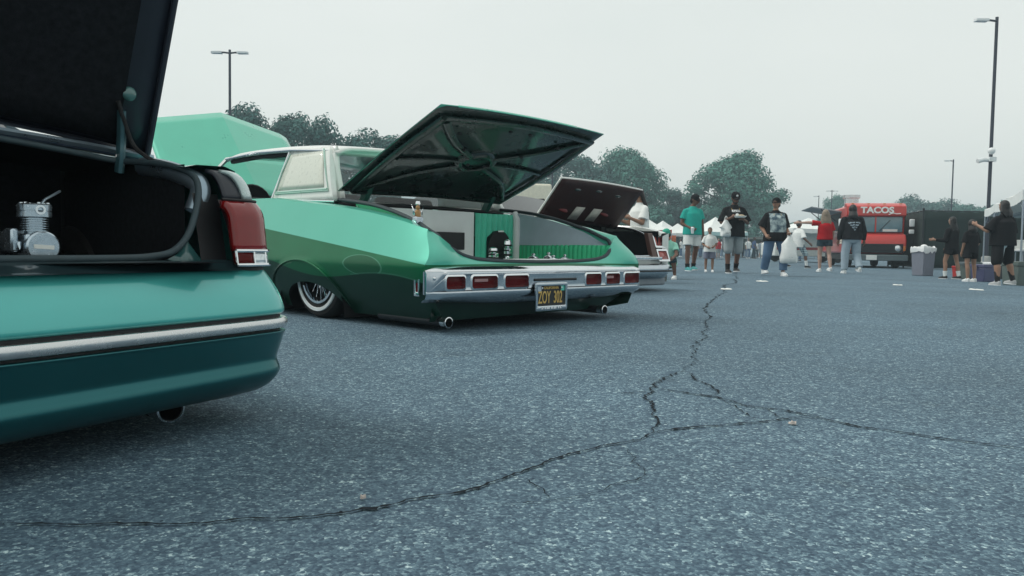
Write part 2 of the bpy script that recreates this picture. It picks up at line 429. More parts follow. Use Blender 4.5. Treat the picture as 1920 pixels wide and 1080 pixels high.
# ------------------------------------------------------------------ green custom coupe
def green_paint():
    m = bpy.data.materials.new('two_tone_green_low_shade'); m.use_nodes = True; n = m.node_tree; p = n.nodes['Principled BSDF']
    co, x, y, z = objxyz(n)
    line = math_node(n, 'ADD', math_node(n, 'MULTIPLY', math_node(n, 'MINIMUM', y, 3.0), .1143), .3735)
    up = n.nodes.new('ShaderNodeMapRange'); n.links.new(math_node(n, 'SUBTRACT', z, line), up.inputs[0])
    up.inputs[1].default_value = -.0015; up.inputs[2].default_value = .0015
    def ell(cy, cz, a, b, tilt=0.0):
        dy = math_node(n, 'DIVIDE', math_node(n, 'SUBTRACT', y, cy), a)
        dz = math_node(n, 'DIVIDE', math_node(n, 'SUBTRACT', math_node(n, 'SUBTRACT', z, cz), math_node(n, 'MULTIPLY', math_node(n, 'SUBTRACT', y, cy), tilt)), b)
        return math_node(n, 'ADD', math_node(n, 'POWER', dy, 2), math_node(n, 'POWER', dz, 2))
    e1 = ell(.62, .362, .19, .060, .06)
    ring = math_node(n, 'LESS_THAN', math_node(n, 'ABSOLUTE', math_node(n, 'SUBTRACT', e1, 1.0)), .09)
    inn = math_node(n, 'LESS_THAN', e1, .91)
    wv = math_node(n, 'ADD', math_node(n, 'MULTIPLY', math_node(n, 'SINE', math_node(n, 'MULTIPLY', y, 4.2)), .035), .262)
    band = math_node(n, 'LESS_THAN', math_node(n, 'ABSOLUTE', math_node(n, 'SUBTRACT', z, math_node(n, 'ADD', wv, math_node(n, 'MULTIPLY', y, .05)))), .009)
    band = math_node(n, 'MULTIPLY', band, math_node(n, 'LESS_THAN', y, .75))
    nz = n.nodes.new('ShaderNodeTexNoise'); nz.inputs['Scale'].default_value = 5; n.links.new(co, nz.inputs['Vector'])
    gr = mixcol(n, nz.outputs[0], (.004, .110, .045), (.007, .160, .066))
    gr = mixcol(n, math_node(n, 'MULTIPLY', inn, .5), gr, (.010, .06, .028))
    gr = mixcol(n, math_node(n, 'MULTIPLY', ring, .55), gr, (.09, .27, .18))
    gr = mixcol(n, math_node(n, 'MULTIPLY', band, .35), gr, (.08, .24, .17))
    low = math_node(n, 'LESS_THAN', z, math_node(n, 'ADD', wv, math_node(n, 'MULTIPLY', y, .05)))  # shade low on the flank, painted as a darker green below the wave
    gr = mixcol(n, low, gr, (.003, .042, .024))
    mint = mixcol(n, nz.outputs[0], (.085, .47, .345), (.10, .51, .38))
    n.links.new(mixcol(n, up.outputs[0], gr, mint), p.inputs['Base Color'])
    p.inputs['Roughness'].default_value = .34; p.inputs['Metallic'].default_value = .25
    p.inputs['Coat Roughness'].default_value = .03; p.inputs['Specular IOR Level'].default_value = .2
    cw = n.nodes.new('ShaderNodeMapRange'); n.links.new(up.outputs[0], cw.inputs[0]); cw.inputs[3].default_value = .22; cw.inputs[4].default_value = .8; n.links.new(cw.outputs[0], p.inputs['Coat Weight'])
    return m
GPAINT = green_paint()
MINT = mat('mint_paint', (.10, .52, .37), .32, .2, coat=1.0, var=.05, scale=4, coat_rough=.03)
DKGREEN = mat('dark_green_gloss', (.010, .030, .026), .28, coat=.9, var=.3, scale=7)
VINYL_W = mat('pale_vinyl', (.78, .81, .80), .45, var=.05)
VINYL_B = mat('grey_blue_vinyl', (.43, .51, .58), .45, var=.06)
VINYL_G = mat('green_vinyl', (.045, .52, .25), .4, var=.08)
VINYL_T = mat('teal_green_vinyl', (.065, .54, .36), .4, var=.08)
BEIGE = mat('beige_lace_paint', (.66, .68, .59), .3, coat=.8, var=.07, scale=40)
PALEMINT = mat('pale_mint_paint', (.36, .56, .47), .3, coat=.8, var=.05)

gc = thing('coupe_car', (.25, 5.0, 0), radians(46), 'mint and green classic coupe with white roof, open trunk and raised hood', 'car')
zs = cur((.0, .560), (.16, .574), (.23, .589), (.42, .630), (.75, .685), (1.14, .732), (1.53, .767), (1.9, .797), (2.5, .805), (3.6, .80), (4.5, .775), (5.35, .70))
wf = cur((-.02, .985), (.15, 1.0), (3.2, 1.0), (4.6, .975), (5.2, .93), (5.4, .86))
prof2 = cur((.0, .80), (.06, .848), (.14, .905), (.22, .952), (.31, .989), (.38, 1.0), (.45, .988), (.52, .955), (.60, .912), (.70, .882), (.80, .868), (.9, .86))
def v0z(z): return .045 + .125*sm(.40, .60, z)
def arch_z(v, cv, a, top):
    q = 1-((v-cv)/a)**2
    return .05 + (top-.05)*sqrt(q) if q > 0 else 0
def side_u(v, z):
    u = wf(v)*(prof2(z) if z < .38 else 1.0 - .125*((z-.38)/max(.1, zs(v)-.38)))
    for cv in (1.31, 4.25):       # flared lip round the wheel openings
        e = ((v-cv)/.45)**2 + (max(0, z-.05)/.335)**2
        u += .010*sm(1.06, .96, e) if e < 1.06 else 0
    return u
def body_side(sgn):
    P = []
    vv = list(np.linspace(.02, .9, 22)) + list(np.linspace(.92, 1.70, 44)) + list(np.linspace(1.75, 3.8, 20)) + list(np.linspace(3.84, 4.66, 40)) + list(np.linspace(4.7, 5.38, 14))
    for v in vv:
        zb = max(.055 if v > .25 else .055+.05*(1-v/.25), arch_z(v, 1.27, .345, .238), arch_z(v, 4.25, .36, .30)); zt = zs(v + .148*max(0, 1-(v-.02)/.45))
        col_ = []
        for k in range(27):
            z = zb+(zt-zb)*k/26; vv_ = v + (v0z(z)-.02)*max(0, 1-(v-.02)/.45); col_.append((sgn*side_u(vv_, z), vv_, z))
        P.append(col_)
    return P
b = MB()
for s_ in (-1, 1):
    b.grid(body_side(s_), flip=s_ > 0)
    # strip between shoulder crease and trunk lip, then along cabin and hood
    lipz = cur((.07, .49), (.15, .512), (.235, .548), (.39, .62), (.87, .735), (1.25, .775), (1.5, .79), (5.4, .79))
    lipu = cur((.02, .775), (.07, .80), (.2, .80), (.5, .775), (1.25, .76), (1.5, .78), (3.4, .80), (5.4, .72))
    P = []
    for v in list(np.linspace(.155, 1.45, 40)) + list(np.linspace(1.5, 5.38, 24)):
        zt = zs(v); a = Vector((s_*side_u(v, zt), v, zt)); c_ = Vector((s_*min(lipu(v), abs(a.x)-.02), v, min(lipz(v), zt-.004)))
        row = []
        for k in range(7):
            t = k/6; q = a.lerp(c_, t); q.z += .012*sin(pi*t)*(1 if v > .3 else v/.3); row.append(q)
        row.append(c_+Vector((-s_*.012, 0, -.03)))
        P.append(row)
    b.grid(P, flip=s_ < 0)
# rear face from bumper up to the trunk lip
lip = cur((0, .388), (.3, .392), (.55, .405), (.66, .425), (.73, .450), (.79, .488), (.86, .524), (.93, .555), (.985, .574))
P = []
for u in np.linspace(-.985, .985, 81):
    zt = lip(abs(u)); row = []
    for k in range(9):
        t = k/8; z = .33+(zt-.33)*t
        vv = v0z(z) - .010*sin(pi*t)*sm(.985, .93, abs(u)) + .045*t*sm(.90, .70, abs(u))
        x = u/.985*side_u(v0z(z), z)
        row.append((x, vv, z))
    row.append((row[-1][0]*.998, row[-1][1]+.02, zt-.012)); P.append(row)
b.grid(P)
# valance below the bumper
P = []
valb = cur((0, .066), (.5, .070), (.66, .082), (.80, .125), (.90, .165), (.96, .19))
vall = cur((0, .066), (.5, .062), (.96, .058))
for u in np.linspace(-.90, .90, 41):
    zb = valb(u) if u > 0 else vall(-u); zt = .215
    P.append([(u, .075+.04*(1-k/6), zb+(zt-zb)*k/6) for k in range(7)] + [(u, .5, .25)])
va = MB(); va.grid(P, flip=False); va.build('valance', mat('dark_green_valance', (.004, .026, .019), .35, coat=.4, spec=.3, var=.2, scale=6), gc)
# front end, cowl and under-tray (dark sides seen from below)
for z0, z1, v0, v1 in ((.08, .70, 5.30, 5.34),):
    b.box((0, v0, (z0+z1)/2), (1.62, .06, z1-z0))
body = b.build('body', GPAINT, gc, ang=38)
ut = MB(); ut.box((0, 2.72, .105), (1.5, 4.8, .03)); ut.box((0, 2.25, .62), (1.5, .04, .30)); ut.box((0, 3.55, .42), (1.5, .03, .62))
ut.box((0, .82, .20), (1.5, 1.0, .16)); ut.box((-.76, 1.3, .42), (.02, 1.2, .4)); ut.box((.775, 1.3, .30), (.02, 1.2, .25))
ut.build('underbody', BLACK, gc, smooth=False)
for s_ in (-1, 1):
    ar = MB(); pth = []
    for k in range(41):
        t = pi*k/40; v = 1.31-.45*cos(t)*.985; z = .05+.335*sin(t)*.985
        if z > .10: pth.append((s_*(side_u(v, z)+.004), v, z))
    ar.tube(pth, .005, 6); ar.build('arch_trim', GPAINT, gc)

# cabin
PT = 1.150
rf = MB(); P = []
rw = cur((1.36, .665), (1.7, .68), (2.5, .69), (2.95, .66))
rz = cur((1.34, 1.160), (1.42, 1.180), (1.8, 1.213), (2.3, 1.232), (2.80, 1.235), (2.98, 1.212))
for v in np.linspace(1.34, 2.98, 26):
    row = []; w_ = rw(v); zc = rz(v)
    for k in range(25):
        a = -1+2*k/24; e = abs(a)
        row.append((a*w_*1.03, v-.05*(1-e*e)*0, zc - .028*e*e - .032*(max(0, e-.84)/.16)**2))
    P.append(row)
rf.grid(P)
roof = rf.build('roof', WHITEPAINT, gc, solid=.022)
for s_ in (-1, 1):
    cp = MB(); P = []
    for k in range(13):
        t = k/12; z = .775+t*(PT-.775)
        vf = 2.00-.07*t; vr = 1.20+.21*t
        uo = .805+(.695-.805)*t + .012*sin(pi*t)
        P.append([(s_*(.70-.02*t), 1.28+.12*t, z), (s_*(uo-.035), vr+.01, z)] + [(s_*uo, vr+.012+(vf-vr-.012)*j/8, z) for j in range(9)])
    cp.grid(P)
    rl = cp.build('roof_pillar', WHITEPAINT, roof, solid=.03 * (1 if s_ < 0 else 1))
    def pil(v, z, off=.004):
        t = (z-.775)/(PT-.775); return (s_*(.805+(.695-.805)*t+.012*sin(pi*t)+off), v, z)
    def pn(t, q):                      # pillar-local to point: q along v 0 rear..1 front
        z = .775+t*(PT-.775); vf = 2.00-.07*t; vr = 1.20+.21*t; return pil(vr+(vf-vr)*q, z, .005)
    pm = MB(); pm.grid([[pn(.24+.68*i/8, .13+.80*j/8) for j in range(9)] for i in range(9)])
    pm.build('lace_panel', BEIGE, rl, solid=.003)
    pb = MB()
    pb.tube([pn(.96, .14), pn(.6, .09), pn(.17, .06), pn(.17, .5), pn(.17, .97), pn(.6, .97), pn(.94, .95)], .006, 6)
    pb.tube([pn(.195, .08), pn(.195, .95)], .008, 6)
    pb.build('pinstripe', PALEMINT, rl)
    tr = MB(); tr.tube([(s_*.825, 2.02, .795), (s_*.825, 1.6, .780), (s_*.815, 1.18, .762)], .007, 6)
    tr.tube([pil(2.01, .79, .004), pil(1.935, 1.145, .004)], .007, 6)
    tr.tube([(s_*.70, 1.42, 1.120), (s_*.712, 1.9, 1.156), (s_*.715, 2.4, 1.172), (s_*.69, 2.94, 1.160)], .008, 6)
    tr.build('chrome_trim', CHROME, rl)
    ap = MB(); ap.hexa([(s_*.79, 3.52, .79), (s_*.82, 3.50, .79), (s_*.82, 3.44, .79), (s_*.79, 3.46, .79)], [(s_*.645, 2.97, 1.185), (s_*.68, 2.96, 1.175), (s_*.68, 2.90, 1.175), (s_*.645, 2.91, 1.185)])
    ap.build('windshield_pillar', WHITEPAINT, roof)
    dl = MB(); dl.tube([(s_*.665, 1.96, 1.132), (s_*.67, 2.4, 1.148), (s_*.65, 2.9, 1.140)], .020, 6); dl.build('window_seal', RUBBER, roof)
gl = MB(); gl.grid([[(-.66+1.32*j/10, 1.43+.10*(1-(j/5-1)**2)+(1.33-1.43)*(1-i/6), .79+(1.14-.79)*i/6) for j in range(11)] for i in range(7)])
gl.build('rear_window', glass_mat('hazy_glass', (.62, .72, .74), 1.0), roof)
fr = MB(); fr.tube([(-.70, 1.27, .785), (-.685, 1.36, 1.0), (-.67, 1.39, 1.09), (-.62, 1.40, 1.118), (0, 1.41, 1.135), (.62, 1.40, 1.118), (.67, 1.39, 1.09), (.685, 1.36, 1.0), (.70, 1.27, .785)], .026, 8)
fr.build('rear_window_frame', WHITEPAINT, roof)
gl = MB(); gl.grid([[(a*(.80-.15*i/6), 3.50-.56*i/6+.06*(1-a*a), .80+.36*i/6) for a in np.linspace(-1, 1, 11)] for i in range(7)])
gl.build('windshield', GLASS, roof)
for sx, sy, h_ in ((-.36, 1.95, .50), (.36, 1.95, .50), (-.36, 2.72, .46), (.36, 2.72, .46)):
    it = MB(); it.box((sx, sy, .62), (.55, .15, h_)); it.build('seat', mat('black_seat_vinyl', (.02, .022, .024), .5), gc, bevel=.05, seg=3)
it = MB(); it.box((0, 3.35, .72), (1.5, .22, .16)); it.build('dashboard', mat('teal_dash', (.06, .17, .16), .5), gc, bevel=.04, seg=2)
it = MB(); it.lathe([(.18, -.012), (.19, 0), (.18, .012), (.17, 0), (.18, -.012)], (-.36, 3.12, .80), 'y', 24); it.tube([(-.54, 3.12, .8), (-.18, 3.12, .8)], .008); it.build('steering_wheel', BLACK, gc)
it = MB(); it.box((.02, 2.92, 1.07), (.20, .02, .05)); it.build('rear_view_mirror', BLACK, gc, bevel=.01)
it = MB(); it.ball((-.93, 3.2, .86), (.07, .05, .045)); it.tube([(-.90, 3.2, .80), (-.92, 3.2, .85)], .012); it.build('side_mirror', CHROME, gc)
it = MB(); it.box((0, 1.36, .772), (1.44, .16, .012)); it.build('rear_shelf', WHITEPAINT, gc, bevel=.004)
it = MB(); it.grid([[(u, 1.285-.10*k/4, .778-.012*(k/4)**2 - .02*abs(u)**2) for k in range(5)] for u in np.linspace(-.76, .76, 15)]); it.build('trunk_gutter', BLACK, gc, solid=.02)

# raised hood (hinged at the cowl)
hd = MB(); P = []
for i in range(13):
    t = i/12; v = 3.72+.76*t; z = .80+.82*t
    row = []
    for j in range(41):
        a = -1+2*j/40; hw = .78-.04*t
        row.append((a*hw, v-.03*(1-abs(a)) - .02*(abs(a) > .9)*0, z + .15*(1-abs(a)) - .02*sm(.90, 1, abs(a))))
    P.append(row)
hd.grid(P)
hd.build('hood', MINT, gc, solid=.02, ang=9)

# open trunk lid
LH, LR = Vector((0, 1.235, .843)), Vector((0, .205, 1.295))
ld = (LR-LH).normalized(); ln = Vector((0, -ld.z, ld.y)) * -1      # ln points up out of the skin
if ln.z < 0: ln = -ln
LL = (LR-LH).length
def lidp(a, t, h=0.0):
    hw = .755+.03*sin(pi*t)*.5
    q = LH + ld*(LL*t); q = q + ln*(h + .028*(1-a*a) - .006)
    return Vector((a*hw, q.y, q.z))
lm = MB()
lm.grid([[lidp(a, t) for a in np.linspace(-1, 1, 21)] for t in np.linspace(0, 1, 15)])
lid = lm.build('trunk_lid', MINT, gc, solid=.005)
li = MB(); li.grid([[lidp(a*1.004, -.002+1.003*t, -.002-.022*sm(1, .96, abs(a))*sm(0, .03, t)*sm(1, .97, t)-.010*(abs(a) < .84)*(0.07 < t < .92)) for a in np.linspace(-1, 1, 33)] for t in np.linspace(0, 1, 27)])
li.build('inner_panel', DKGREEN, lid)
lr = MB()
def rib(pts, wdt, h=.03):
    pth = spline([lidp(a, t, -.043) for a, t in pts], 6); lr.tube(pth, wdt, 8, flat=.45)
rib([(-.90, .06), (0, .045), (.90, .06)], .035); rib([(-.90, .06), (-.93, .5), (-.90, .93)], .032); rib([(.90, .06), (.93, .5), (.90, .93)], .032)
rib([(-.90, .93), (0, .945), (.90, .93)], .035)
for sx in (-1, 1):
    rib([(sx*.85, .10), (sx*.55, .30), (sx*.14, .44)], .034); rib([(sx*.85, .90), (sx*.50, .70), (sx*.14, .56)], .034)
    rib([(sx*.86, .48), (sx*.5, .5), (sx*.2, .5)], .020)
rib([(-.14, .44), (0, .40), (.14, .44), (.20, .5), (.14, .56), (0, .60), (-.14, .56), (-.20, .5), (-.14, .44)], .03)
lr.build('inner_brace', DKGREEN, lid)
for a, t in ((.1, .5), (-.1, .5), (.35, .36), (-.35, .36), (.35, .66), (-.35, .66), (.12, .9), (-.12, .9), (.6, .82), (-.6, .82)):
    q = lidp(a, t, -.0615); lh = MB(); lh.ball(q, (.018, .012, .010), 10, 6); lh.build('access_hole', BLACK, lid)
fl = MB(); fl.grid([[lidp(a, 1.0, .004) + Vector((0, -.004*k, -.006*k)) for a in np.linspace(-.82, .62, 21)] for k in range(3)]); fl.build('rear_flange', MINT, lid, solid=.006)
for u in (-.575, .575):
    it = MB(); it.hexa([(u-.02, 1.24, .68), (u+.02, 1.24, .68), (u+.02, 1.30, .68), (u-.02, 1.30, .68)], [(u-.02, 1.10, .865), (u+.02, 1.10, .865), (u+.02, 1.17, .865), (u-.02, 1.17, .865)])
    it.build('lid_hinge', mat('teal_green_metal', (.03, .14, .11), .35, .3, coat=.6), lid, bevel=.006)

# trunk lining
def quilt(P0, du, dv, nu, nv, pleats, depth):
    """padded panel: P0 corner, du and dv edge vectors, vertical pleats"""
    P0 = Vector(P0); du = Vector(du); dv = Vector(dv); nn = du.cross(dv).normalized(); R = []
    for i in range(nv+1):
        t = i/nv; row = []
        for j in range(nu+1):
            s_ = j/nu; h = depth*abs(sin(pi*s_*pleats)) if pleats else 0
            h += depth*.6*(sm(0, .06, s_)*sm(1, .94, s_)*sm(0, .12, t)*sm(1, .88, t))
            row.append(P0+du*s_+dv*t+nn*h)
        R.append(row)
    return R
tl = MB(); tl.grid(quilt((-.74, 1.04, .36), (1.04, 0, 0), (0, 0, .375), 30, 12, 0, .012)); tr_ = tl.build('trunk_lining', VINYL_W, gc)
tl = MB(); tl.grid(quilt((.31, 1.035, .36), (.40, 0, 0), (0, 0, .37), 56, 12, 7, .014)); tl.build('green_pleats', VINYL_T, tr_)
tl = MB(); tl.tube([(.735, 1.02, .36), (.735, 1.02, .70), (.735, 1.05, .74)], .035, 10); tl.build('corner_roll', VINYL_W, tr_)
def lipwall(s_, z0f, inset, v0=.16, v1=1.06):
    R_ = []
    for v in np.linspace(v0, v1, 30):
        zt = lipz(v)-.012; R_.append([(s_*(lipu(v)-inset+.006*sin(pi*k/6)), v, z0f+(zt-z0f)*k/6) for k in range(7)])
    return R_
tl = MB(); tl.grid(lipwall(1, .50, .028)); tl.build('side_panel', VINYL_B, tr_)
tl = MB(); tl.grid(quilt((.752, 1.05, .36), (0, -.93, 0), (0, 0, .145), 120, 8, 22, .010)); tl.build('green_side_pleats', VINYL_G, tr_)
tl = MB(); tl.grid(lipwall(-1, .36, .03)); tl.build('side_panel', VINYL_G, tr_)
tl = MB(); tl.box((0, .56, .350), (1.5, 1.0, .03)); tl.build('trunk_floor', VINYL_W, tr_)
tl = MB(); tl.box((.06, .22, .386), (.46, .14, .044), (0, 0, .04)); tl.box((.42, .25, .386), (.26, .12, .040), (0, 0, -.03)); tl.build('floor_cushion', VINYL_W, tr_, bevel=.012, seg=3)
tl = MB(); tl.box((.02, 1.015, .520), (.30, .04, .125)); tl.build('speaker_recess', BLACK, tr_, bevel=.004)
tl = MB(); pts = [(.41, .36)] + [(.52-.11*cos(pi*k/16), .50+.105*sin(pi*k/16)) for k in range(17)] + [(.63, .36)]
tl.prism(pts, .985, 1.03, 'y'); tl.build('arch_recess', BLACK, tr_, ang=30)
tl = MB(); tl.box((.52, .975, .600), (.055, .012, .012)); tl.build('arch_lamp', mat('white_plastic', (.8, .82, .8), .4), tr_, bevel=.003)
se = MB(); L = []
lipv = lambda u: .08
rear = [(u, v0z(lip(abs(u)))+.048, lip(abs(u))+.003+.012*sm(.64, .775, abs(u))) for u in np.linspace(-.775, .775, 31)]
rs = [(lipu(v)-.004, v, lipz(v)+.004+.016*sm(.45, .18, v)) for v in np.linspace(.17, 1.22, 22)]
ls = [(-p[0], p[1], p[2]) for p in rs][::-1]
se.tube(spline(ls+rear+rs, 2), .013, 8); se.build('trunk_seal', mat('grey_seal', (.035, .050, .058), .6, var=.2), gc)

# rear bumper with six lamp openings
LAMPS = [(-.895, -.745), (-.705, -.495), (-.445, -.235), (.305, .480), (.525, .690), (.735, .925)]
holes = [rrect(a, .238, c_, .322, .02) for a, c_ in LAMPS]
outer = [(-.985, .222), (.985, .222), (.985, .336), (-.985, .336)]
dense = []
for i in range(len(outer)):
    a = Vector(outer[i]); c_ = Vector(outer[(i+1) % len(outer)]); k = max(1, int((c_-a).length/.06))
    dense += [tuple(a.lerp(c_, j/k)) for j in range(k)]
vs_, fs_ = plate_holes(dense, holes, .010, .006)
def bump_map(x, y, z):
    v = .006 - z + .045*sm(.90, 1.0, abs(x)) - .012*(1-abs(x))
    return (x, v, y)
bb = MB(); bb.add([bump_map(*p) for p in vs_], fs_)
bumper = bb.build('rear_bumper', CHROME_OLD, gc, ang=30)
bw = MB(); P = []
for u in np.linspace(-.992, .992, 61):
    e = .045*sm(.90, 1.0, abs(u)) - .012*(1-abs(u)); zl = .150 + .020*sm(.3, .95, abs(u)) + .012*sm(.9, 1, u)
    P.append([(u, -.008+e, .232), (u, -.010+e, .222), (u, -.007+e, .205), (u, .002+e, .19), (u, .018+e, zl+.015), (u, .036+e, zl), (u, .07+e, zl-.002)])
bw.grid(P); bw.build('bumper_lower', CHROME_OLD, bumper)
bt = MB(); P = []
for u in np.linspace(-.992, .992, 61):
    e = .020 + .045*sm(.90, 1.0, abs(u)) - .012*(1-abs(u))
    P.append([(u, -.022+e, .322), (u, -.030+e, .333), (u, -.022+e, .345), (u, -.002+e, .358), (u, (.02+e*.8), .368), (u, .050+e*.5, .371), (u, .07+e*.4, .360)])
bt.grid(P, flip=True); bt.build('bumper_top', CHROME, bumper)
for i, (a, c_) in enumerate(LAMPS):
    lf = MB(); R0 = rrect(a-.004, .234, c_+.004, .326, .022, 6); R1 = rrect(a+.006, .246, c_-.006, .316, .016, 6); R2 = rrect(a+.008, .248, c_-.008, .314, .015, 6)
    rings = []
    for R_, d in ((R0, -.004), (R1, -.009), (R1, .0), (R2, .025)):
        rings.append([(p[0], bump_map(p[0], p[1], 0)[1]-.012+d, p[1]) for p in R_])
    lf.grid(rings, closed_v=True); lampf = lf.build('tail_lamp', CHROME, bumper)
    ll = MB(); xs = np.linspace(a+.006, c_-.006, 9); ll.grid([[(x, bump_map(x, .28, 0)[1]+.010-.004*cos((j-3)/3*1.4), .245+.073*j/6) for x in xs] for j in range(7)])
    ll.build('lens', REDLENS, lampf)
    rl_ = MB()
    for k in range(1, 5): rl_.tube([(a+.012, bump_map(a, .28, 0)[1]+.006, .245+.0146*k), (c_-.012, bump_map(c_, .28, 0)[1]+.006, .245+.0146*k)], .0014, 5)
    rl_.build('lens_rib', REDLENS, lampf)
    if i in (1, 4):
        q = MB(); mx_ = (a+c_)/2; q.box((mx_-.01, bump_map(mx_, .28, 0)[1]+.002, .290), ((c_-a)*.5, .008, .018)); q.build('reverse_lens', mat('pinkish_lens', (.42, .22, .22), .2, coat=.8), lampf, bevel=.003)
for u, z in ((-.95, .305), (.95, .315)):
    bl = MB(); bl.ball((u, bump_map(u, z, 0)[1]-.014, z), (.012, .008, .012), 12, 6); bl.build('bumper_bolt', CHROME, bumper)
# licence plate
px_ = -.050; pv = -.034
m_ = MB(); m_.box((px_, pv, .182), (.272, .006, .150)); plate = m_.build('license_plate', mat('plate_black', (.012, .012, .013), .35, coat=.4), gc, bevel=.002)
vs_, fs_ = plate_holes(rrect(-.145, -.086, .145, .086, .012), [rrect(-.130, -.058, .130, .068, .008)], .004, .002)
m_ = MB(); m_.add([(px_+p[0], pv-.006-p[2], .182+p[1]) for p in vs_], fs_); m_.build('plate_frame', CHROME_OLD, plate)
GOLD = mat('plate_gold', (.62, .42, .13), .5)
for tx, sz, dx, dz, sxx, bo in (('ZOY', .106, -.062, -.008, .52, .0010), ('302', .106, .064, -.008, .52, .0010), ('CALIFORNIA', .022, 0, .053, 1.1, .0003)):
    vs_, fs_ = text_mesh(tx, sz, .001, sxx, bo); m_ = MB(); m_.add([(px_+dx+p[0], pv-.0045-p[2], .182+dz+p[1]) for p in vs_], fs_)
    m_.build('plate_lettering', GOLD, plate, fixn=False, smooth=False)
m_ = MB(); m_.box((px_-.108, pv-.004, .182+.050), (.032, .003, .032)); m_.build('plate_sticker', mat('sticker_grey', (.45, .52, .60), .5), plate)
m_ = MB(); m_.box((px_+.108, pv-.004, .182+.050), (.032, .003, .032)); m_.build('plate_sticker', mat('sticker_mint', (.10, .55, .45), .5), plate)
m_ = MB()
for k in range(9): m_.box((px_-.085+.0205*k+(.004 if k % 3 else -.003), pv-.0115, .182-.070), (.011 if k % 2 else .015, .002, .012))
m_.build('frame_lettering', mat('frame_white', (.8, .82, .84), .4), plate, smooth=False)
for u, z in ((px_-.09, .235), (px_+.09, .235), (px_-.09, .118), (px_+.09, .118)):
    m_ = MB(); m_.ball((u, pv-.012, z), (.006, .005, .006), 10, 6); m_.build('plate_screw', CHROME, plate)
m_ = MB(); m_.box((px_+.06, -.018, .285), (.40, .02, .016)); m_.build('plate_lamp', BLACK, bumper, bevel=.004)
# side marker
for s_ in (-1, 1):
    m_ = MB(); vs_, fs_ = plate_holes(rrect(-.022, -.062, .022, .062, .006), [rrect(-.012, -.042, .012, .042, .004)], .004, .002)
    m_.add([(s_*(side_u(.125, .268)+.004+p[2]), .125+p[0], .268+p[1]) for p in vs_], fs_); mk = m_.build('side_marker', CHROME, gc)
    m_ = MB(); m_.box((s_*(side_u(.125, .268)+.001), .125, .268), (.006, .022, .08)); m_.build('marker_lens', REDLENS, mk)
for u, z, v in ((-.83, .058, .03), (.53, .070, -.01)):
    m_ = MB(); m_.lathe([(.026, .62), (.026, .02), (.030, .0), (.025, -.002), (.024, .03), (.022, .12), (.001, .12)], (u, v, z), 'y', 20, False); ex = m_.build('exhaust_pipe', DARKMETAL, gc)
    m_ = MB(); m_.lathe([(.0275, .05), (.0275, .01), (.031, -.001), (.026, -.003), (.0245, .03)], (u, v, z), 'y', 20, False); m_.build('exhaust_tip', CHROME, ex)
for s_ in (-1, 1):
    wheel(gc, s_*.835, 1.235, .285, .15, s_); wheel(gc, s_*.835, 4.25, .285, .15, s_)
    m_ = MB(); m_.grid([[(s_*(.72), 1.29+.40*cos(pi*k/14)*1.0, .03+.30*sin(pi*k/14)) for k in range(15)], [(s_*(.93), 1.29+.40*cos(pi*k/14), .03+.30*sin(pi*k/14)) for k in range(15)]])
    m_.build('wheel_well', BLACK, gc)
# small things standing in the trunk of the coupe
GCM = Matrix.Translation((.25, 5.0, 0)) @ Matrix.Rotation(radians(46), 4, 'Z')
def in_coupe(u, v, z): return tuple(GCM @ Vector((u, v, z)))
def chrome_pump(name, u, v, z, h, label, kind):
    t = thing(name, in_coupe(u, v, z), radians(46), label, 'pump', 'chrome air ride fittings in the coupe trunk')
    if kind == 'tall':
        m = MB(); m.lathe([(.028, 0), (.030, .008), (.022, .02), (.022, h*.35), (.034, h*.38), (.034, h*.62), (.026, h*.65), (.026, h*.75), (.034, h*.78), (.030, h*.93), (.012, h), (.001, h)], (0, 0, 0), 'z', 20); bd = m.build('pump_body', CHROME, t)
        m = MB()
        for k, zz in enumerate((.30, .50, .70)):
            m.lathe([(.036, h*zz), (.037, h*zz+.004), (.036, h*zz+.010), (.030, h*zz+.011)], (0, 0, 0), 'z', 20)
        m.build('black_ring', BLACK, t)
        m = MB(); m.box((0, -.03, h*.5), (.03, .02, .03)); m.box((0, -.028, h*.18), (.05, .02, .02)); m.build('valve_block', CHROME, t, bevel=.003)
    else:
        m = MB(); m.lathe([(.034, 0), (.036, .01), (.036, h*.45), (.030, h*.5), (.001, h*.5)], (0, 0, 0), 'z', 20); m.build('motor', BLACK, t)
        m = MB(); m.lathe([(.040, h*.50), (.042, h*.55), (.030, h*.68), (.012, h*.74), (.012, h*.84), (.016, h*.90), (.010, h*.98), (.001, h)], (0, 0, 0), 'z', 20); m.build('chrome_cap', CHROME, t)
    return t
chrome_pump('chrome_pump', .515, .90, .365, .175, 'tall chrome pump with black rings before the arched recess', 'tall')
chrome_pump('chrome_pump', .25, .78, .365, .115, 'short chrome valve left of the arched recess', 'tall')
chrome_pump('chrome_pump', .50, .62, .365, .075, 'black motor with chrome cap nearest the arched recess', 'cap')
chrome_pump('chrome_pump', .60, .56, .365, .085, 'highest capped black motor in the cluster by the green pleats', 'cap')
chrome_pump('chrome_pump', .56, .48, .365, .065, 'lowest capped black motor in the cluster by the green pleats', 'cap')
chrome_pump('chrome_pump', .665, .46, .365, .072, 'capped black motor standing alone by the green pleats', 'cap')
t = thing('trunk_ornament', in_coupe(-.788, .36, .606), radians(46), 'small winged trophy ornament on the trunk edge of the green coupe', 'ornament')
m = MB(); m.box((0, 0, .020), (.055, .04, .05)); m.build('plinth', CHROME_OLD, t, bevel=.006)
m = MB(); m.secs([(0, 0, .04, .018, .014), (0, 0, .07, .022, .016), (0, 0, .085, .012, .011)], 12); m.ball((0, 0, .098), (.013, .013, .016), 12, 8); m.build('figure', mat('amber_resin', (.40, .20, .06), .35, coat=.5), t)
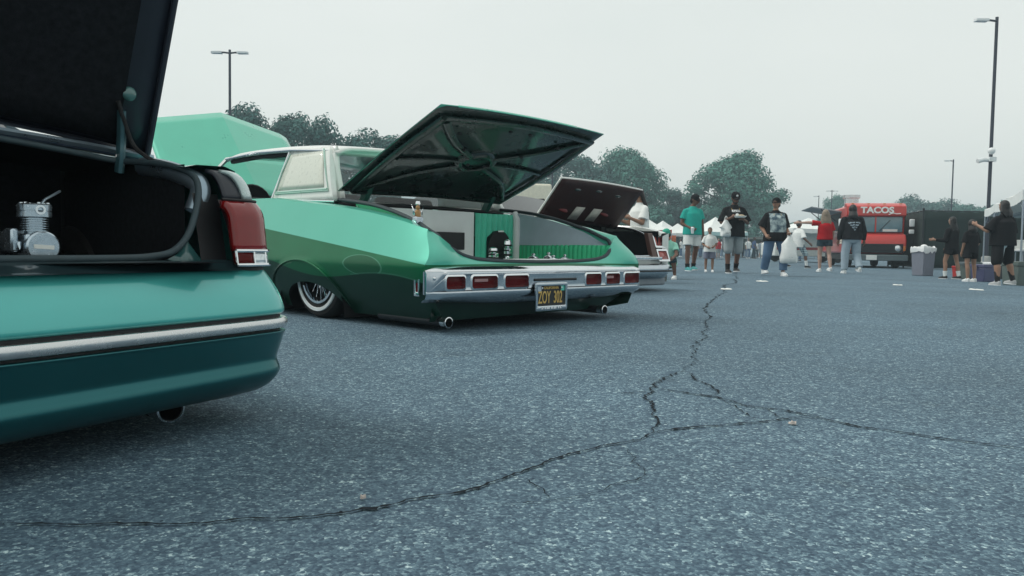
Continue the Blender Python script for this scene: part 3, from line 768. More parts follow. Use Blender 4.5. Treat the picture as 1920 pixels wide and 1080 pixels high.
for s_ in (-1, 1):
    m = MB(); m.add([(s_*.014, 0, .06), (s_*.045, .004, .115), (s_*.034, .004, .075), (s_*.036, .004, .060), (s_*.016, 0, .045)], [(0, 1, 2, 3, 4)]); m.build('wing', CHROME, t, solid=.004)
m = MB(); m.lathe([(.008, .11), (.016, .118), (.012, .135), (.001, .138)], (0, 0, 0), 'z', 12); m.build('crown', CHROME, t)
# ------------------------------------------------------------------ teal sedan with raised trunk lid
TEAL = mat('teal_paint', (.075, .47, .43), .33, .25, coat=1.0, var=.05, scale=3, coat_rough=.03)
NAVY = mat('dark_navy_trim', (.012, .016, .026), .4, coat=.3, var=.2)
STRIP = mat('satin_moulding', (.68, .68, .68), .24, .9, var=.03, scale=40)
SEAL1 = mat('teal_grey_seal', (.035, .058, .068), .6, var=.25, scale=30)
SILVER = mat('blue_silver_metal', (.30, .38, .44), .3, .8, var=.15)
tc_ = thing('sedan_car', (-1.184, 1.422, 0), radians(50), 'teal sedan with silver bumper strip, red tail lamp and raised trunk lid', 'car')
half = [(0, -.168), (.10, -.162), (.193, -.149), (.291, -.130), (.472, -.087), (.682, -.036), (.82, 0), (.90, .026), (.935, .050), (.957, .085), (.968, .14), (.972, .25), (.975, .5)]
def plan(inset=0.0, upto=99):
    P = spline([Vector((-u, v, 0)) for u, v in half[::-1]] + [Vector((u, v, 0)) for u, v in half[1:]], 6)
    n = len(P); R = []
    for i, p in enumerate(P):
        t = (P[min(i+1, n-1)]-P[max(i-1, 0)]).normalized(); nn = Vector((t.y, -t.x, 0)); R.append((p, nn))
    return R
PL = plan()
def sweep(prof, name, m, parent, ang=45, solid=0):
    b = MB(); b.grid([[(p.x+n.x*d, p.y+n.y*d, z) for (d, z) in prof] for p, n in PL]); return b.build(name, m, parent, ang=ang, solid=solid)
def dens(pts, k=6):
    f = spline([(a, b, 0) for a, b in pts], k); return [(p.x, p.y) for p in f]
sweep(dens([(-.085, .413), (-.060, .411), (-.050, .405), (-.029, .375), (-.012, .345), (-.001, .315), (.001, .300), (-.006, .292), (-.020, .290)]), 'body', TEAL, tc_)
sweep([(-.02, .297), (-.010, .292), (-.010, .245), (-.02, .24)], 'bumper_groove', BLACK, tc_)
bs = sweep(dens([(-.012, .282), (.003, .282), (.008, .278), (.010, .268), (.008, .259), (.003, .255), (-.012, .255)], 3), 'bumper_strip', STRIP, tc_)
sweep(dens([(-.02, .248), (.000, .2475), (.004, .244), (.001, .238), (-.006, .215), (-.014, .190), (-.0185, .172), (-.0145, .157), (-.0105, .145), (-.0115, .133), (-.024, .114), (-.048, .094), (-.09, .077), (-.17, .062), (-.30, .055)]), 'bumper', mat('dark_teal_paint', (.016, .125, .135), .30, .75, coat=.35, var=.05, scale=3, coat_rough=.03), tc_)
# quarter panels, roof and doors
wq = cur((.05, .855), (.15, .885), (.4, .91), (1.0, .93), (3.5, .93), (4.4, .88), (4.6, .82))
zq = cur((.02, .655), (.12, .672), (.45, .685), (1.2, .70), (3.2, .70), (4.6, .60))
qb = MB()
for s_ in (-1, 1):
    P = []
    for v in list(np.linspace(.16, .5, 10))+list(np.linspace(.6, 4.6, 40)):
        zb = max(.10, arch_z(v, .95, .36, .42), arch_z(v, 3.7, .36, .44)); zt = zq(v); row = []
        for k in range(15):
            t = k/14; z = zb+(zt-zb)*t
            row.append((s_*(wq(v) + .035*sin(pi*min(1, t*1.1))*(z < 9) - .03*t**4 + (.045*sm(.36, .28, z))), v, z))
        row += [(s_*(wq(v)-.06), v, zt+.010), (s_*(wq(v)-.14), v, zt+.008), (s_*.715, v, zt+.0)]
        P.append(row)
    qb.grid(P)
qb.box((0, 4.62, .33), (1.62, .04, .5)); qb.grid([[(u, v, .70+.01*(1-(u/.8)**2)) for u in np.linspace(-.80, .80, 9)] for v in np.linspace(3.3, 4.62, 5)])
qb.build('body_sides', TEAL, tc_)
cb = MB(); P = []
for v, z, hw in ((.98, .73, .70), (1.35, .97, .60), (1.6, 1.04, .57), (2.5, 1.05, .57), (2.8, 1.0, .58), (3.3, .73, .70)):
    P.append([(a*hw, v, z-.02*a*a) for a in np.linspace(-1, 1, 11)])
cb.grid(P[1:5]); cabin = cb.build('roof', TEAL, tc_, solid=.03)
gb = MB(); gb.grid(P[0:2]); gb.grid(P[4:6])
for s_ in (-1, 1): gb.grid([[(s_*.83, v, .71) for v in (1.0, 1.5, 2.6, 3.3)], [(s_*.575, v, z) for v, z in ((1.35, .95), (1.6, 1.02), (2.6, 1.03), (2.8, .98))]])
gb.build('cabin_glass', mat('dark_tinted_glass', (.02, .025, .028), .06, coat=1.0, var=0), cabin)
bl = MB(); bl.box((0, 2.2, .13), (1.6, 3.9, .03)); bl.box((0, 1.02, .43), (1.7, .03, .56)); bl.box((0, .56, .28), (1.5, .8, .22)); bl.box((0, .62, .085), (1.55, .9, .05)); bl.build('underbody', BLACK, tc_, smooth=False)  # lowest rear box is added to deepen the shade under the car
# panel in front of the trunk opening
sp_ = MB(); P = []
for i in range(9):
    t = i/8; v = .475+.50*t
    P.append([(u, v, .712+.035*t+.050*(1-(u/.85)**2)) for u in np.linspace(-.80, .80, 21)])
sp_.grid(P); sh = sp_.build('rear_deck_panel', mat('blue_grey_panel', (.16, .20, .27), .35, .2, coat=.8, var=.08), tc_, solid=.01)
g_ = MB()
for dv, r in ((.00, .009), (.035, .006), (.065, .005)):
    g_.tube([(u, .468+dv, .714+.035*dv*2+.050*(1-(u/.85)**2)) for u in np.linspace(-.78, .78, 25)], r, 6)
g_.build('deck_seam', SILVER, sh)
# trunk tub
tb = MB()
tb.grid([[(u, v, .432) for u in np.linspace(-.72, .72, 5)] for v in np.linspace(-.05, .98, 5)])
tb.grid([[(u, .97, z) for u in np.linspace(-.72, .72, 5)] for z in (.43, .60, .76)])
for s_ in (-1, 1): tb.grid([[(s_*.735, v, z) for v in np.linspace(.20, .98, 6)] for z in (.42, .55, .685)])
tb.grid([[(u, v, .690+.050*(1-(u/.85)**2)) for u in np.linspace(-.74, .74, 15)] for v in (.47, .98)])
for s_ in (-1, 1): tb.grid([[(s_*.738, v, z) for v in (.47, .7, .98)] for z in (.67, .715)])
tb.build('trunk_lining', CARPET, tc_, smooth=False)
# sill between seal and painted edge, and lamp jambs
def plan_v(u):
    u = abs(u)
    for (a, va), (b_, vb) in zip(half[:-1], half[1:]):
        if a <= u <= b_: return va+(vb-va)*(u-a)/(b_-a)
    return .25
sl = MB(); sl.grid([[(u, plan_v(u)+.028, .411) for u in np.linspace(-.80, .80, 41)], [(u, plan_v(u)+.055, .416) for u in np.linspace(-.80, .80, 41)], [(u, plan_v(u)*.9+.072, .434) for u in np.linspace(-.80, .80, 41)], [(u, plan_v(u)*.9+.105, .437) for u in np.linspace(-.80, .80, 41)]])
sl.build('trunk_sill', mat('dark_teal_jamb', (.012, .030, .036), .35, coat=.8, var=.2), tc_)
sealR = [(.02, -.055, .442), (.20, -.04, .441), (.36, -.012, .441), (.50, .022, .442), (.575, .045, .446), (.63, .058, .458), (.675, .075, .495), (.710, .10, .553), (.735, .130, .615), (.738, .165, .655), (.715, .24, .682), (.69, .36, .695), (.66, .45, .703), (.50, .462, .722), (.3, .464, .738), (.0, .465, .744)]
sealL = [(-a, b_, c_) for a, b_, c_ in sealR[::-1]]
lp = spline(sealL[:-1] + [(-.0, -.056, .442)] + sealR[1:], 5)
s1 = MB(); s1.tube(lp, .0085, 10); s1.build('trunk_seal', SEAL1, tc_)
for s_ in (-1, 1):
    j = MB()
    j.grid([[(s_*(.712+.085*q), .070+.025*q+.05*(t), .412+.195*t) for q in np.linspace(0, 1, 6)] for t in np.linspace(0, 1, 6)])
    j.build('lamp_jamb', BLACK, tc_)
    j = MB(); j.add([(s_*.60, .030, .4375), (s_*.668, .050, .418), (s_*.715, .060, .418), (s_*.672, .072, .480), (s_*.64, .062, .450)], [(0, 1, 2, 3, 4)]); j.build('jamb_corner', mat('teal_jamb', (.02, .085, .085), .3, coat=.8), tc_, solid=.004)
    j = MB(); j.tube(spline([(s_*.735, .15, .560), (s_*.755, .155, .615), (s_*.752, .19, .645), (s_*.74, .30, .675), (s_*.73, .42, .69)], 5), .026, 12); j.build('gutter', SILVER, tc_)
    # tail lamp
    lv = [(.788, .034), (.832, .040), (.874, .050), (.902, .068), (.918, .10), (.923, .15), (.924, .19)]
    def lp_(q, z, off=0.0):
        k = q*(len(lv)-1); i = min(int(k), len(lv)-2); t = k-i
        a = lv[i]; b_ = lv[i+1]; u = a[0]+(b_[0]-a[0])*t; v = a[1]+(b_[1]-a[1])*t
        tilt = (z-.42)*.13 + 11.0*max(0, z-.545)**2
        return (s_*(u-tilt*.35-off*.5*q), v+tilt*(1-.3*q)+off, z)
    L = MB(); L.grid([[lp_(q, z) for q in np.linspace(0, 1, 19)] for z in np.linspace(.462, .588, 10)]); L.grid([[lp_(q, .588) for q in np.linspace(0, 1, 19)], [lp_(q, .590, .012) for q in np.linspace(0, 1, 19)]])
    lampb = L.build('tail_lamp', mat('tail_lamp_red', (.21, .003, .004), .10, coat=.9, spec=.2, var=.12, scale=25), tc_, solid=.02)
    L = MB(); L.grid([[lp_(q, z, -.001) for q in np.linspace(.0, .20, 7)] for z in np.linspace(.428, .456, 4)]); L.build('red_reflector', REDLENS, lampb, solid=.012)
    L = MB(); L.grid([[lp_(q, z, -.001) for q in np.linspace(.225, 1, 13)] for z in np.linspace(.428, .456, 4)]); L.build('reverse_lens', CLEARLENS, lampb, solid=.012)
    L = MB()
    for z in (.424, .4605): L.tube([lp_(q, z, -.002) for q in np.linspace(0, 1, 15)], .0045, 6)
    for q in (0, .212, .40, 1): L.tube([lp_(q, .424, -.002), lp_(q, .4605, -.002)], .0035, 6)
    L.build('lamp_bezel', CHROME, lampb)
    L = MB(); L.grid([[lp_(q, z, .02) for q in np.linspace(0, 1, 15)] for z in (.408, .5, .592)]); L.build('lamp_housing', BLACK, lampb)
    # fender cap above the lamp
    C = MB(); P = []
    for q in np.linspace(.30, 1, 12):
        a = Vector(lp_(q, .592, .0)); row = []
        for k in range(8):
            t = k/7; row.append((a.x - s_*(.050*t**1.8), a.y+.012+.040*t**1.2, .594+.080*sin(t*pi/2)))
        P.append(row)
    C.grid(P); C.build('fender_cap', mat('pale_cap_paint', (.45, .55, .54), .25, .3, coat=1.0), tc_, solid=.01)
    C = MB(); P = []
    for q in np.linspace(.05, .30, 7):
        a = Vector(lp_(q, .592, .0)); P.append([(a.x + s_*.006 - s_*(.022*(k/7)**1.8), a.y+.020+.055*(k/7)**1.2, .592+.081*sin(k/7*pi/2)) for k in range(8)])
    C.grid(P); C.build('fender_cap_liner', NAVY, tc_, solid=.01)
    C = MB(); C.tube([lp_(q, .5925, -.001) for q in np.linspace(0, 1, 14)], .004, 6); C.build('cap_gasket', BLACK, tc_)
# raised lid
H1, H2 = Vector((0, .465, .725)), Vector((0, .135, 1.475))
d1 = (H2-H1).normalized(); n1 = Vector((0, d1.z, -d1.y)); L1 = (H2-H1).length
def lid1(a, t, h=0.0):
    q = H1+d1*(L1*t)+n1*(h+.05*(1-a*a)*(1-.3*t))
    return Vector((a*(.772-.012*t), q.y, q.z+.055*(1-a*a)*(1-t)))
l1 = MB(); l1.grid([[lid1(a, t) for a in np.linspace(-1, 1, 25)] for t in np.linspace(0, 1, 11)])
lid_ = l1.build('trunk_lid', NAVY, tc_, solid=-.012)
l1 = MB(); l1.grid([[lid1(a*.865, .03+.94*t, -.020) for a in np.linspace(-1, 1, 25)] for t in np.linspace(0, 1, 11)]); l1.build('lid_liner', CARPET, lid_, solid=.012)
l1 = MB(); l1.tube(spline([lid1(.985, t, -.004) for t in np.linspace(0, 1, 8)], 3), .008, 8); l1.tube([lid1(a, 0, -.002) for a in np.linspace(-.98, .98, 25)], .007, 8); l1.build('lid_edge', NAVY, lid_)
l1 = MB(); l1.ball(lid1(.88, .20, -.025), (.020, .012, .020), 14, 8); l1.build('lid_lamp', mat('teal_lamp', (.06, .16, .15), .2, coat=1.0), lid_)
for s_ in (-1, 1):
    hg = MB(); hg.tube(spline([lid1(s_*.86, .14, -.03), (s_*.672, .425, .765), (s_*.672, .43, .715), (s_*.672, .44, .67)], 6), .011, 8, flat=1.6)
    hg.build('lid_hinge', mat('teal_hinge', (.05, .13, .15), .35, .4, coat=.6), lid_)
hg = MB(); hg.tube(spline([lid1(.84, .17, -.04), (.690, .405, .755), (.705, .36, .715), (.74, .33, .690), (.765, .30, .672)], 8), .006, 8); hg.build('wiring_loom', RUBBER, lid_)
m = MB(); m.lathe([(.033, .55), (.033, .03), (.035, .0), (.030, -.001), (.029, .05), (.001, .10)], (.640, .097, .066), 'y', 24, False); ex = m.build('exhaust_pipe', DARKMETAL, tc_)
m = MB(); m.lathe([(.0345, .06), (.0345, .012), (.0365, -.002), (.0315, -.004), (.030, .04)], (.640, .095, .066), 'y', 24, False); m.build('exhaust_tip', CHROME, ex)
for s_ in (-1, 1): wheel(tc_, s_*.80, .95, .27, .17, s_, white=False); wheel(tc_, s_*.80, 3.7, .27, .17, s_, white=False)
# air compressors on the trunk floor
TCM = Matrix.Translation((-1.184, 1.422, 0)) @ Matrix.Rotation(radians(50), 4, 'Z')
CAST = mat('polished_cast_metal', (.50, .58, .64), .22, .9, var=.12, scale=60)
def compressor(u, v, z, label, rz=0.0):
    t = thing('air_compressor', tuple(TCM @ Vector((u, v, z))), radians(50)+rz, label, 'compressor', 'chrome air compressors in the sedan trunk')
    m = MB(); m.box((0, .045, .036), (.056, .075, .050)); m.build('crankcase', CAST, t, bevel=.006, seg=3)
    m = MB(); m.lathe([(.0345, .012), (.0345, -.004), (.031, -.008), (.001, -.008)], (.004, .002, .032), 'y', 36); dc = m.build('round_cover', CAST, t)
    m = MB(); m.box((.004, -.0075, .032), (.040, .003, .009), (0, .06, 0)); m.build('cover_badge', mat('badge_white', (.82, .84, .80), .4), dc)
    m = MB()
    for k in range(6):
        z0 = .066+k*.0052; m.lathe([(.018, z0), (.0285, z0+.0004), (.0285, z0+.0024), (.018, z0+.0028)], (.0, .035, 0), 'z', 28)
    m.lathe([(.02, .058), (.02, .1)], (.0, .035, 0), 'z', 20); m.build('cooling_fins', CAST, t)
    m = MB(); m.lathe([(.030, .0965), (.0345, .098), (.0345, .109), (.032, .1095), (.032, .1115), (.0345, .112), (.0345, .124), (.031, .127), (.001, .127)], (.0, .035, 0), 'z', 28); hd_ = m.build('cylinder_head', CAST, t)
    m = MB(); m.lathe([(.0105, .01), (.0105, -.003), (.006, -.003), (.0055, .006)], (.0, .001, .113), 'y', 20); m.build('air_port', CHROME, hd_)
    m = MB(); m.ball((0, .0035, .113), (.0055, .002, .0055), 12, 6); m.build('port_hole', BLACK, hd_)
    m = MB()
    for a in range(6): m.lathe([(.004, .125), (.004, .130), (.001, .130)], (.026*cos(a*pi/3+.5), .035+.026*sin(a*pi/3+.5), 0), 'z', 8)
    m.build('head_bolt', CHROME, hd_)
    m = MB(); m.box((-.043, .05, .046), (.016, .05, .052)); m.box((-.036, .03, .035), (.010, .03, .020)); m.build('side_cover', CAST, t, bevel=.005, seg=2)
    m = MB(); m.lathe([(.028, .10), (.030, .105), (.030, .20), (.026, .206), (.001, .206)], (0, 0, .040), 'y', 24); m.build('motor', CAST, t)
    for x in (-.030, .034):
        m = MB(); m.lathe([(.012, 0), (.012, .004), (.006, .006), (.006, .014)], (x, .03, 0), 'z', 14); m.build('foot', CHROME, t)
    m = MB(); m.tube(spline([(.012, .035, .124), (.03, .06, .138), (.06, .10, .150), (.10, .16, .165)], 5), .003, 6); m.build('air_hose', SILVER, t)
    return t
compressor(.352, .10, .433, 'chrome air compressor with ribbed cylinder inside the teal sedan trunk')
compressor(.185, .16, .433, 'second chrome air compressor deeper inside the teal sedan trunk, half cut off', .3)

# ------------------------------------------------------------------ white coupe with dark red lid
wc = thing('coupe_car', (1.23, 8.917, 0), radians(46), 'white classic car with dark maroon trunk lid open beyond the green coupe', 'car')
MAROON = mat('maroon_lining', (.030, .008, .008), .55, var=.3)
BROWN = mat('brown_trim', (.085, .040, .032), .4, coat=.3)
ZW = cur((0, .66), (.12, .70), (.46, .755), (.9, .775), (3.5, .79), (5.3, .68)); WW = cur((0, .95), (.3, .97), (3.5, .97), (5.0, .92), (5.3, .85))
b = MB()
for s_ in (-1, 1):
    P = []
    for v in list(np.linspace(.03, .7, 10))+list(np.linspace(.75, 1.7, 26))+list(np.linspace(1.8, 5.3, 40)):
        zb = max(.10, arch_z(v, 1.22, .37, .30), arch_z(v, 4.2, .37, .42)); zt = ZW(v)
        row = [(s_*WW(v)*(1-.06*abs((zb+(zt-zb)*k/12)-.45)**1.2), v, zb+(zt-zb)*k/12) for k in range(13)]
        row += [(s_*(WW(v)-.06), v, zt+.010), (s_*(WW(v)-.15), v, zt+.004), (s_*(WW(v)-.17), v, zt-.03)]
        P.append(row)
    b.grid(P)
    b.grid([[(s_*(.95-.35*j/6), .028+.03*(j/6), .30+(.38-.02*j)*k/6) for j in range(3)] for k in range(7)])
b.box((0, 5.28, .4), (1.7, .05, .5)); b.grid([[(u, .035, z) for u in np.linspace(-.8, .8, 9)] for z in (.28, .345, .40)])
b.grid([[(u, v, .775+.02*(1-u*u)) for u in np.linspace(-.82, .82, 9)] for v in (.74, 1.1, 1.45)])
wb = b.build('body', WHITEPAINT, wc)
cb = MB(); P = []
for v, z, hw in ((1.35, .80, .72), (1.75, 1.14, .62), (2.2, 1.18, .62), (2.8, 1.17, .62), (3.4, .80, .72)): P.append([(a*hw, v, z-.03*a*a) for a in np.linspace(-1, 1, 11)])
cb.grid(P[1:4]); rf_ = cb.build('roof', WHITEPAINT, wc, solid=.03)
gb = MB(); gb.grid(P[0:2]); gb.grid(P[3:5])
for s_ in (-1, 1): gb.grid([[(s_*.82, v, .79) for v in (1.4, 2.0, 2.8, 3.4)], [(s_*.625, v, 1.13) for v in (1.76, 2.1, 2.7, 2.82)]])
gb.build('cabin_glass', MATS['dark_tinted_glass'], rf_)
t_ = MB(); t_.box((0, 2.6, .12), (1.7, 5.0, .03)); t_.box((0, .42, .25), (1.6, .7, .2)); t_.grid([[(u, v, .36) for u in (-.75, .75)] for v in (.06, .9)]); t_.grid([[(u, .9, z) for u in (-.76, .76)] for z in (.3, .76)])
for s_ in (-1, 1): t_.grid([[(s_*.765, v, z) for v in (.05, .5, .9)] for z in (.30, .70)])
t_.build('trunk_lining', CARPET, wc, smooth=False)
m = MB(); m.tube(spline([(-.70, .72, .752), (-.72, .4, .72), (-.70, .16, .62), (-.64, .08, .44), (-.55, .05, .405), (.55, .05, .405), (.64, .08, .44), (.70, .16, .62), (.72, .4, .72), (.70, .72, .752)], 5), .014, 8); m.build('trunk_seal', CHROME_OLD, wc)
for s_ in (-1, 1):
    m = MB(); m.hexa([(s_*.60, .0, .36), (s_*.68, -.015, .36), (s_*.68, .05, .36), (s_*.60, .06, .36)], [(s_*.62, .10, .675), (s_*.69, .085, .675), (s_*.69, .16, .675), (s_*.62, .16, .675)]); m.build('brown_panel', BROWN, wc, bevel=.006)
    for z0, z1 in ((.345, .490), (.505, .655)):
        def pq(u, z, d): return (s_*u, -.02+.36*(z-.345)+d, z)
        m = MB(); ro = rrect(.69, z0, .92, z1, .012); ri = rrect(.715, z0+.022, .895, z1-.022, .010); m.grid([[pq(p[0], p[1], .03) for p in ro], [pq(p[0], p[1], -.006) for p in ro], [pq(p[0], p[1], -.006) for p in ri], [pq(p[0], p[1], .012) for p in ri]], closed_v=True); fr = m.build('tail_lamp', CHROME, wc)
        m = MB(); m.grid([[pq(u, z, .006) for u in (.71, .80, .90)] for z in (z0+.02, (z0+z1)/2, z1-.02)]); m.build('lens', mat('faded_red_lens', (.42, .085, .07), .25, coat=.6), fr, solid=.004)
m = MB(); P = []
for u in np.linspace(-.985, .985, 41):
    e = .14*sm(.82, 1.0, abs(u)); P.append([(u*(1-.02*k), -.06-d+e, z) for k, (d, z) in enumerate(((-.05, .318), (.0, .312), (.035, .300), (.045, .275), (.045, .225), (.030, .185), (.0, .150), (-.05, .130)))])
m.grid(P); bp_ = m.build('rear_bumper', CHROME_OLD, wc)
m = MB(); m.tube([(u, -.06-.052+.14*sm(.82, 1.0, abs(u)), .235) for u in np.linspace(-.90, .90, 41)], .010, 8); m.build('bumper_rub_strip', BLACK, bp_)
m = MB(); m.box((0, .03, .11), (1.66, .10, .09)); m.build('valance', mat('valance_grey', (.22, .25, .28), .4), wc, bevel=.02)
m = MB(); m.box((.25, -.008, .38), (1.0, .04, .035)); m.build('chrome_sill', CHROME, wc, bevel=.008)
WL0, WL1 = Vector((0, .69, .765)), Vector((0, .285, 1.222)); wd = (WL1-WL0).normalized(); wn = Vector((0, -wd.z, wd.y)); wn = wn if wn.z > 0 else -wn; wl = (WL1-WL0).length
def lid3(a, t, h=0): q = WL0+wd*(wl*t)+wn*(h+.03*(1-a*a)); return Vector((a*.755, q.y, q.z-.02*a))
m = MB(); m.grid([[lid3(a, t) for a in np.linspace(-1, 1, 17)] for t in np.linspace(0, 1, 9)]); l3 = m.build('trunk_lid', WHITEPAINT, wc, solid=.015)
m = MB(); m.grid([[lid3(a*.985, t, -.022-.006*(abs(a) < .8 and .1 < t < .9)) for a in np.linspace(-1, 1, 17)] for t in np.linspace(0.0, .99, 11)]); m.build('lid_liner', MAROON, l3, solid=.01)
for a, t in ((-.5, .8), (0, .82), (.5, .78)):
    m = MB(); m.ball(lid3(a, t, -.035), (.06, .012, .02), 12, 6); m.build('lid_opening', DKGREEN, l3)
for a in (-.30, .12):
    m = MB(); m.add([lid3(a, .12, -.040), lid3(a+.22, .12, -.040), lid3(a+.24, .42, -.040), lid3(a+.03, .42, -.040)], [(0, 1, 2, 3)]); m.build('taped_paper', mat('aged_paper', (.52, .50, .44), .8), l3, solid=.003)
for a in (-.55, .45):
    m = MB(); m.ball(lid3(a, .33, -.034), (.10, .01, .03), 12, 6, (0, .25, 0)); m.build('red_emblem', mat('dull_red', (.14, .012, .012), .5), l3)
for u in (-.6, .6):
    m = MB(); m.tube([(u, .72, .66), (u, .70, .74), lid3(u/.755, .12, -.03)], .013, 8); m.build('lid_hinge', DARKMETAL, l3)
for s_ in (-1, 1): wheel(wc, s_*.83, 1.22, .29, .16, s_); wheel(wc, s_*.83, 4.2, .29, .16, s_)
# ------------------------------------------------------------------ trees
def leaf_mat(name, col):
    m = bpy.data.materials.new(name); m.use_nodes = True; n = m.node_tree; p = n.nodes['Principled BSDF']
    g = n.nodes.new('ShaderNodeNewGeometry'); t = n.nodes.new('ShaderNodeTexCoord'); nz = n.nodes.new('ShaderNodeTexNoise'); nz.inputs['Scale'].default_value = .55
    n.links.new(t.outputs['Object'], nz.inputs['Vector'])
    f = math_node(n, 'ADD', math_node(n, 'MULTIPLY', g.outputs['Random Per Island'], .55), math_node(n, 'MULTIPLY', nz.outputs[0], .6))
    n.links.new(mixcol(n, f, tuple(c*.55 for c in col), tuple(c*1.5 for c in col)), p.inputs['Base Color'])
    p.inputs['Roughness'].default_value = .65; p.inputs['Specular IOR Level'].default_value = .25
    return m
LEAFM = [leaf_mat('foliage_a', (.060, .190, .150)), leaf_mat('foliage_b', (.044, .130, .115)), leaf_mat('foliage_c', (.060, .175, .145))]
BARK = mat('bark', (.05, .045, .04), .9, var=.3, scale=8, bump=.4, bscale=20)
def crown_mesh(seed, H, R, base, nlobe, nleaf, ls):
    rnd = random.Random(seed); lobes = []
    for i in range(nlobe):
        a = rnd.uniform(0, 2*pi); h = rnd.random(); zz = base+(H-base)*(.10+.82*h)
        rr = R*(.25+.75*sin(pi*min(.98, .18+.78*h)**.9))*sqrt(rnd.random())*.85
        lobes.append((Vector((rr*cos(a), rr*sin(a), zz)), R*rnd.uniform(.13, .30)))
    lobes.append((Vector((0, 0, H-R*.3)), R*.30))
    vs = []; fs = []
    tot = sum(r*r for _, r in lobes)
    for c, r in lobes:
        for _ in range(int(nleaf*r*r/tot)):
            d = Vector((rnd.gauss(0, 1), rnd.gauss(0, 1), rnd.gauss(0, 1)+.15)).normalized(); q = c + Vector((d.x, d.y, d.z*.8))*r*(rnd.random()**.35)*(rnd.uniform(.85, 1.15) if rnd.random() < .93 else rnd.uniform(1.05, 1.3))
            nrm = (d + Vector((rnd.uniform(-1, 1), rnd.uniform(-1, 1), rnd.uniform(-.3, 1)))*.8).normalized()
            a = nrm.orthogonal().normalized(); a.rotate(Matrix.Rotation(rnd.uniform(0, 6.28), 3, nrm)); b_ = nrm.cross(a)
            s_ = ls*rnd.uniform(.55, 1.25); k = len(vs)
            vs += [q-a*s_, q-b_*s_*.55+nrm*s_*.15, q+a*s_, q+b_*s_*.55+nrm*s_*.15]; fs.append((k, k+1, k+2, k+3))
    return vs, fs, lobes
def tree_proto(seed, H, R, base, nlobe, nleaf, ls, lm):
    vs, fs, lobes = crown_mesh(seed, H, R, base, nlobe, nleaf, ls)
    cm = bpy.data.meshes.new('crown'); cm.from_pydata([tuple(v) for v in vs], [], fs); cm.materials.append(lm)
    t = MB(); t.tube([(0, 0, -.1), (0.05, 0, base), (.1, .05, H*.6), (0, 0, H*.85)], [R*.055, R*.045, R*.03, .03], 8)
    for c, r in lobes[::3]:
        z0 = max(base*.8, c.z*.6); t.tube([(.05, .02, z0), (c.x*.5, c.y*.5, (z0+c.z)/2+.1*R), tuple(c)], [R*.022, R*.014, .02], 5)
    tm = t.build('trunk', BARK); me = tm.data; bpy.data.objects.remove(tm)
    return cm, me
PROT = [tree_proto(11, 12.5, 6.2, 2.2, 95, 24000, .20, LEAFM[0]), tree_proto(12, 12.0, 5.0, 1.2, 80, 20000, .19, LEAFM[1]), tree_proto(13, 10.5, 4.4, 2.8, 36, 7000, .18, LEAFM[1]), tree_proto(14, 7.0, 4.0, .2, 60, 14000, .18, LEAFM[2])]
def tree(k, px, Y, sx, sz, rz, label, group):
    X = (px-960)/FPX*Y
    t = thing('broadleaf_tree', (X, Y, ground_z(X)), rz, label, 'tree', group); t.scale = (sx, sx, sz)
    c = bpy.data.objects.new('crown', PROT[k][0]); COL.objects.link(c); c.parent = t
    b_ = bpy.data.objects.new('trunk', PROT[k][1]); COL.objects.link(b_); b_.parent = t
    return t
G1 = 'trees beyond the lot'
tree(0, 1376, 100, 1.08, 1.03, .4, 'largest round leafy tree standing behind the men in caps', G1)
tree(1, 1262, 104, .85, .72, 1.2, 'lower dark tree tucked between the two big round trees', G1)
tree(0, 1172, 98, .86, 1.03, 2.2, 'tall leafy tree rising behind the open maroon trunk lid', G1)
tree(1, 1085, 96, 1.05, 1.0, .2, 'dense tree seen above the white car', G1)
tree(1, 1010, 94, .95, .90, 3.0, 'dense tree half hidden behind the green trunk lid', G1)
tree(2, 945, 90, 1.0, .95, 4.0, 'tree behind the green trunk lid with a sparse crown', G1)
tree(3, 1430, 96, .8, .95, 4.1, 'bushy low tree under the largest round tree', G1)
tree(3, 1320, 97, .9, .9, 5.1, 'bushy low tree behind the man in the green shirt', G1)
tree(3, 1215, 92, .9, .85, 2.1, 'bushy low tree behind the woman in white', G1)
tree(3, 1130, 92, .9, .8, 1.1, 'bushy low tree behind the maroon lid', G1)
tree(3, 1490, 118, .8, .75, .1, 'small far tree beside the largest round tree', G1)
tree(1, 470, 60, .80, .90, 1.7, 'dark dense tree behind the raised mint hood', G1)
tree(1, 545, 61, .72, .87, 2.9, 'dark dense tree between the hood and the sparse tree', G1)
tree(2, 605, 58, .75, .96, 5.0, 'dark sparse tree above the white car roof', G1)
tree(2, 685, 62, .98, .93, .9, 'open dark tree with sky showing through, beside the green trunk lid', G1)
tree(3, 400, 64, 1.0, 1.5, 2.0, 'dark tree top behind the left lamp post', G1)
tree(0, 1565, 150, .60, .90, 1.4, 'far tree rising behind the red food truck', G1)
tree(2, 1703, 145, 1.3, 1.12, 2.4, 'far sparse tree right of the red food truck', G1)
tree(2, 1772, 140, 1.5, 1.02, 3.3, 'far tree above the dark green fence', G1)
tree(3, 1640, 155, 1.2, 1.2, .4, 'far tree hidden behind the red food truck roof', G1)
tree(3, 1812, 135, 1.2, 1.35, 1.9, 'far low tree between the fence and the white canopy', G1)
tree(3, 1890, 120, 1.3, 1.3, 2.9, 'far low tree behind the white canopy', G1)

